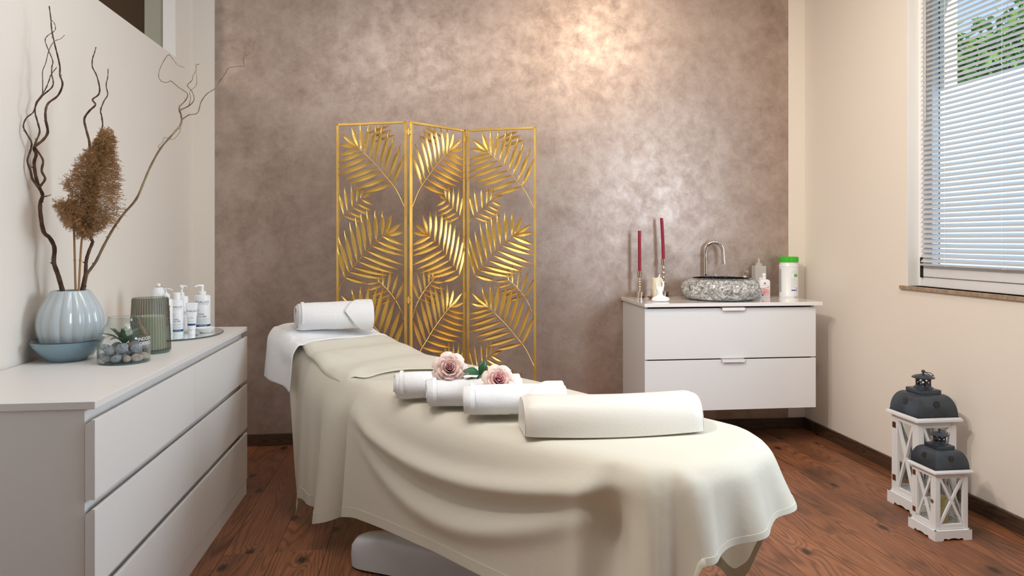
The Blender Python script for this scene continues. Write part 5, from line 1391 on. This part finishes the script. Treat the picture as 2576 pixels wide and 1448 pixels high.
# ---------------------------------------------------------------- lanterns
def lantern(x0, y0, S, zp, zk, label_, with_candle, gsc):
    """x0,y0 = front-left base corner; S base side; zp = height of the roof plate top; zk = knob top"""
    cx, cy = x0+S/2, y0+S/2
    t = thing('lantern', (cx, cy, 0), label_, 'lantern', 'white lanterns by the right wall')
    pb_ = S*.26*.9; pb_ = .040*gsc; i_ = .010*gsc
    # scalloped plinth: four boards cut on the lower edge
    def board(A_, B_, nrm_):
        A_ = Vector(A_); B_ = Vector(B_); L_ = (B_-A_).length; d = (B_-A_)/L_; nn = Vector(nrm_); th_ = .010*gsc; poly = [(0, pb_), (0, 0), (L_*.22, 0)]
        for k_ in range(1, 30):
            q = k_/30; xx = L_*(.22+.56*q); poly.append((xx, .010*gsc*(.55+.45*abs(math.sin(q*PI*2.0+PI/2)))*min(1, q*14, (1-q)*14)))
        poly += [(L_*.78, 0), (L_, 0), (L_, pb_)]
        V = []
        for o_ in (0, 1):
            for x_, z_ in poly: V.append(A_+d*x_+Vector((0, 0, z_))-nn*th_*o_)
        n = len(poly); top = [0]+list(range(n-1, 0, -1))
        Fq = []
        # strips instead of one concave face
        m = n
        low = list(range(1, n-1))
        V2 = []; 
        for o_ in (0, 1):
            for k_ in low:
                x_, z_ = poly[k_]; V2.append(A_+d*x_+Vector((0, 0, z_))-nn*th_*o_); V2.append(A_+d*x_+Vector((0, 0, pb_))-nn*th_*o_)
        K = len(low)
        for k_ in range(K-1):
            a = 2*k_; b_ = a+2; o2 = 2*K
            Fq += [(a, b_, b_+1, a+1), (o2+a, o2+a+1, o2+b_+1, o2+b_), (a, o2+a, o2+b_, b_), (a+1, b_+1, o2+b_+1, o2+a+1)]
        Fq += [(0, 1, 2*K+1, 2*K), (2*K-2, 4*K-2, 4*K-1, 2*K-1)]
        return V2, Fq
    g = G()
    e_ = .0005
    for a, b_, nn in (((x0+e_, y0, 0), (x0+S-e_, y0, 0), (0, -1, 0)), ((x0, y0+S-e_, 0), (x0, y0+e_, 0), (-1, 0, 0)), ((x0+S, y0+e_, 0), (x0+S, y0+S-e_, 0), (1, 0, 0)), ((x0+S-e_, y0+S, 0), (x0+e_, y0+S, 0), (0, 1, 0))): g.add(*board(a, b_, nn))
    g.box(x0+.002, x0+S-.002, y0+.002, y0+S-.002, pb_-.008, pb_-.0005)
    g.mk('plinth', M_lanw, t)
    bx0, by0, bs = x0+i_, y0+i_, S-2*i_; zt_ = zp-.013*gsc
    G().box(bx0+.003, bx0+bs-.003, by0+.003, by0+bs-.003, pb_, pb_+.004).mk('floor_board', M_lanw, t)
    pw2 = .017*gsc
    for sx_ in (0, 1):
        for sy_ in (0, 1):
            G().box(bx0+sx_*(bs-pw2), bx0+sx_*(bs-pw2)+pw2, by0+sy_*(bs-pw2), by0+sy_*(bs-pw2)+pw2, pb_, zt_).mk('post', M_lanw, t, bevel=.0008)
    rail = .020*gsc; th_ = .010*gsc; xb = .009*gsc
    def side(k_, name):
        """k_: 0 front(-Y) 1 left(-X, door) 2 right 3 back; one framed panel with X bars and its pane"""
        def L(x_, y_, z_):      # x along side 0..bs, y depth inward, z
            return {0: Vector((bx0+x_, by0+y_, z_)), 1: Vector((bx0+y_, by0+bs-x_, z_)), 2: Vector((bx0+bs-y_, by0+x_, z_)), 3: Vector((bx0+bs-x_, by0+bs-y_, z_))}[k_]
        def bx(g, xa, xb_, ya, yb, za, zb_):
            V = [L(x_, y_, z_) for z_ in (za, zb_) for y_ in (ya, yb) for x_ in (xa, xb_)]
            g.add(V, [(0, 2, 3, 1), (4, 5, 7, 6), (0, 1, 5, 4), (2, 6, 7, 3), (0, 4, 6, 2), (1, 3, 7, 5)])
        g = G(); e = pw2+.0005; zA, zB = pb_+.001, zt_-.001
        fr = (pw2*.75 if k_ == 1 else pw2*.25)
        bx(g, e, bs-e, .001, th_, zA, zA+rail); bx(g, e, bs-e, .001, th_, zB-rail, zB)
        bx(g, e, e+fr, .001, th_, zA+rail, zB-rail); bx(g, bs-e-fr, bs-e, .001, th_, zA+rail, zB-rail)
        o = g.mk(name, M_lanw, t, bevel=.0006)
        g = G(); a, b_, c, d = e+fr, bs-e-fr, zA+rail, zB-rail; nn = L(0, -1, 0)-L(0, 0, 0)
        g.bar(L(a, th_*.5, c), L(b_, th_*.5, d), xb, th_*.8, up=nn); g.bar(L(b_, th_*.52, c), L(a, th_*.52, d), xb, th_*.76, up=nn)
        g.mk('cross_bars', M_lanw, o)
        g = G(); bx(g, a-.003, b_+.003, th_+.001, th_+.0025, c-.003, d+.003); g.mk('pane', M_glass, o)
        if k_ == 1:
            for zz_ in (zA+(zB-zA)*.18, zA+(zB-zA)*.86):
                g = G(); bx(g, pw2*.35, pw2*1.3, -.0018, .0005, zz_-.010*gsc, zz_+.010*gsc); g.mk('hinge', M_copper, o, bevel=.0004)
            kc = L(bs-pw2*.95, -.004, (zA+zB)/2); g = G()
            for q in range(6): g.lathe([(.001, -.002), (.0035*gsc, 0), (.001, .002)], kc+Vector((0, math.cos(q*PI/3)*.004*gsc, math.sin(q*PI/3)*.005*gsc)), 8)
            g.lathe([(.001, -.004), (.004*gsc, 0), (.001, .004)], kc, 10); g.mk('knob', M_copper, o, smooth=60)
    side(0, 'side_frame'); side(1, 'door'); side(2, 'side_frame'); side(3, 'side_frame')
    ov = .004*gsc
    G().box(x0-ov, x0+S+ov, y0-ov, y0+S+ov, zt_, zp-.004*gsc).box(x0, x0+S, y0, y0+S, zp-.004*gsc, zp).mk('top_plate', M_lanw, t, bevel=.0015)
    # domed square roof
    rs = S*.46; hr = .070*gsc; g = G(); n = 9
    def ring(s, z_): return [Vector((cx+a*s, cy+b_*s, zp+z_)) for a, b_ in ((-1, -1), (1, -1), (1, 1), (-1, 1))]
    V = []; prof = []
    for k_ in range(n+1):
        q = k_/n*PI/2; prof.append((rs*(.50+.50*math.cos(q)**.9 if q < PI/2-.01 else .50), .002+hr*math.sin(q)))
    prof = [(rs*1.03, .0005), (rs*1.03, .003)]+prof+[(rs*.52, hr+.003), (rs*.52, hr+.013*gsc), (rs*.46, hr+.015*gsc), (rs*.0+.001, hr+.015*gsc)]
    for s, z_ in prof: V += ring(s, z_)
    Fq = [(k_*4+i, k_*4+(i+1) % 4, k_*4+4+(i+1) % 4, k_*4+4+i) for k_ in range(len(prof)-1) for i in range(4)]
    rf = mk('roof', V, Fq, M_lanm, t, smooth=50)
    # vent holes: dark discs set in rims on each roof face
    for dx, dy in ((0, -1), (-1, 0), (1, 0), (0, 1)):
        q = .62; s = rs*(.50+.50*math.cos(q)**.9); z_ = zp+.002+hr*math.sin(q)
        nrm_ = Vector((dx*hr*math.cos(q), dy*hr*math.cos(q), .46*rs*math.sin(q))); nrm_.normalize()
        c = Vector((cx+dx*s, cy+dy*s, z_)); M4 = nrm_.to_track_quat('Z', 'Y').to_matrix().to_4x4()
        G().lathe([(.0115*gsc, -.002), (.0115*gsc, .0012), (.001, .0012)], c, 20, M=M4).mk('vent_hole', M_black, rf)
    z1 = zp+hr+.015*gsc
    g = G().lathe([(.030*gsc, 0), (.030*gsc, .004*gsc), (.026*gsc, .006*gsc), (.024*gsc, .008*gsc)], (cx, cy, z1), 32)
    g.mk('collar', M_lanm, t, smooth=40)
    hb_ = .029*gsc; z2 = z1+.008*gsc; R = .0215*gsc
    g = G()       # pierced drum: twisting scrolls between two rings
    for zz_ in (z2, z2+hb_): g.tube([(cx+R*math.cos(i*PI/16), cy+R*math.sin(i*PI/16), zz_) for i in range(33)], .0016*gsc, 6)
    for q in range(8):
        for sg in (1, -1):
            P = []
            for k_ in range(13):
                f = k_/12; th2 = q*2*PI/7+sg*.42*math.sin(f*PI*2); P.append((cx+R*math.cos(th2), cy+R*math.sin(th2), z2+hb_*f))
            g.tube(P, .0023*gsc, 5)
    g.lathe([(R*.999, hb_), (R, hb_-.0001)], (cx, cy, z2), 24, cap=False)
    g.mk('pierced_drum', M_lanm, t, smooth=60)
    zc_ = z2+hb_
    G().lathe([(.016*gsc, 0), (.0355*gsc, -.002*gsc), (.036*gsc, 0), (.028*gsc, .005*gsc), (.011*gsc, .010*gsc), (.003*gsc, .012*gsc), (.0025*gsc, .014*gsc), (.005*gsc, .016*gsc), (.006*gsc, .020*gsc), (.004*gsc, .024*gsc), (.001, .025*gsc)], (cx, cy, zc_), 32).mk('cap', M_lanm, t, smooth=50)
    zr = zc_+.016*gsc
    G().tube([(cx+.004*gsc, cy, zr+.002), (cx+.020*gsc, cy-.010*gsc, zr-.001*gsc), (cx+.036*gsc, cy-.004*gsc, zr-.012*gsc), (cx+.034*gsc, cy+.008*gsc, zr-.013*gsc), (cx+.018*gsc, cy+.012*gsc, zr-.004*gsc), (cx+.004*gsc, cy, zr+.003)], .0013*gsc, 6).mk('ring', M_lanm, t, smooth=60)
    if with_candle:
        cc = (cx+.006, cy+.004, pb_+.0045)
        k2 = thing('pillar_candle', cc, 'yellow-cream pillar candle inside the smaller lantern', 'candle')
        G().lathe([(.027, 0), (.0275, .002), (.0275, .098), (.026, .102), (.001, .099)], cc, 32).mk('wax', mat('yellow_wax', (.80, .66, .30), .5, sss=.15, bump=(12, .1)), k2, smooth=40)
        G().tube([(cc[0], cc[1], cc[2]+.098), (cc[0], cc[1], cc[2]+.106)], .001, 6).mk('wick', M_wick, k2)
    return t
lantern(2.098, 2.885, .205, .420, .60, 'taller white wooden lantern with black domed metal roof, standing behind', False, 1.30)
lantern(1.998, 2.645, .160, .276, .444, 'smaller white wooden lantern with black domed roof, standing in front', True, 1.0)
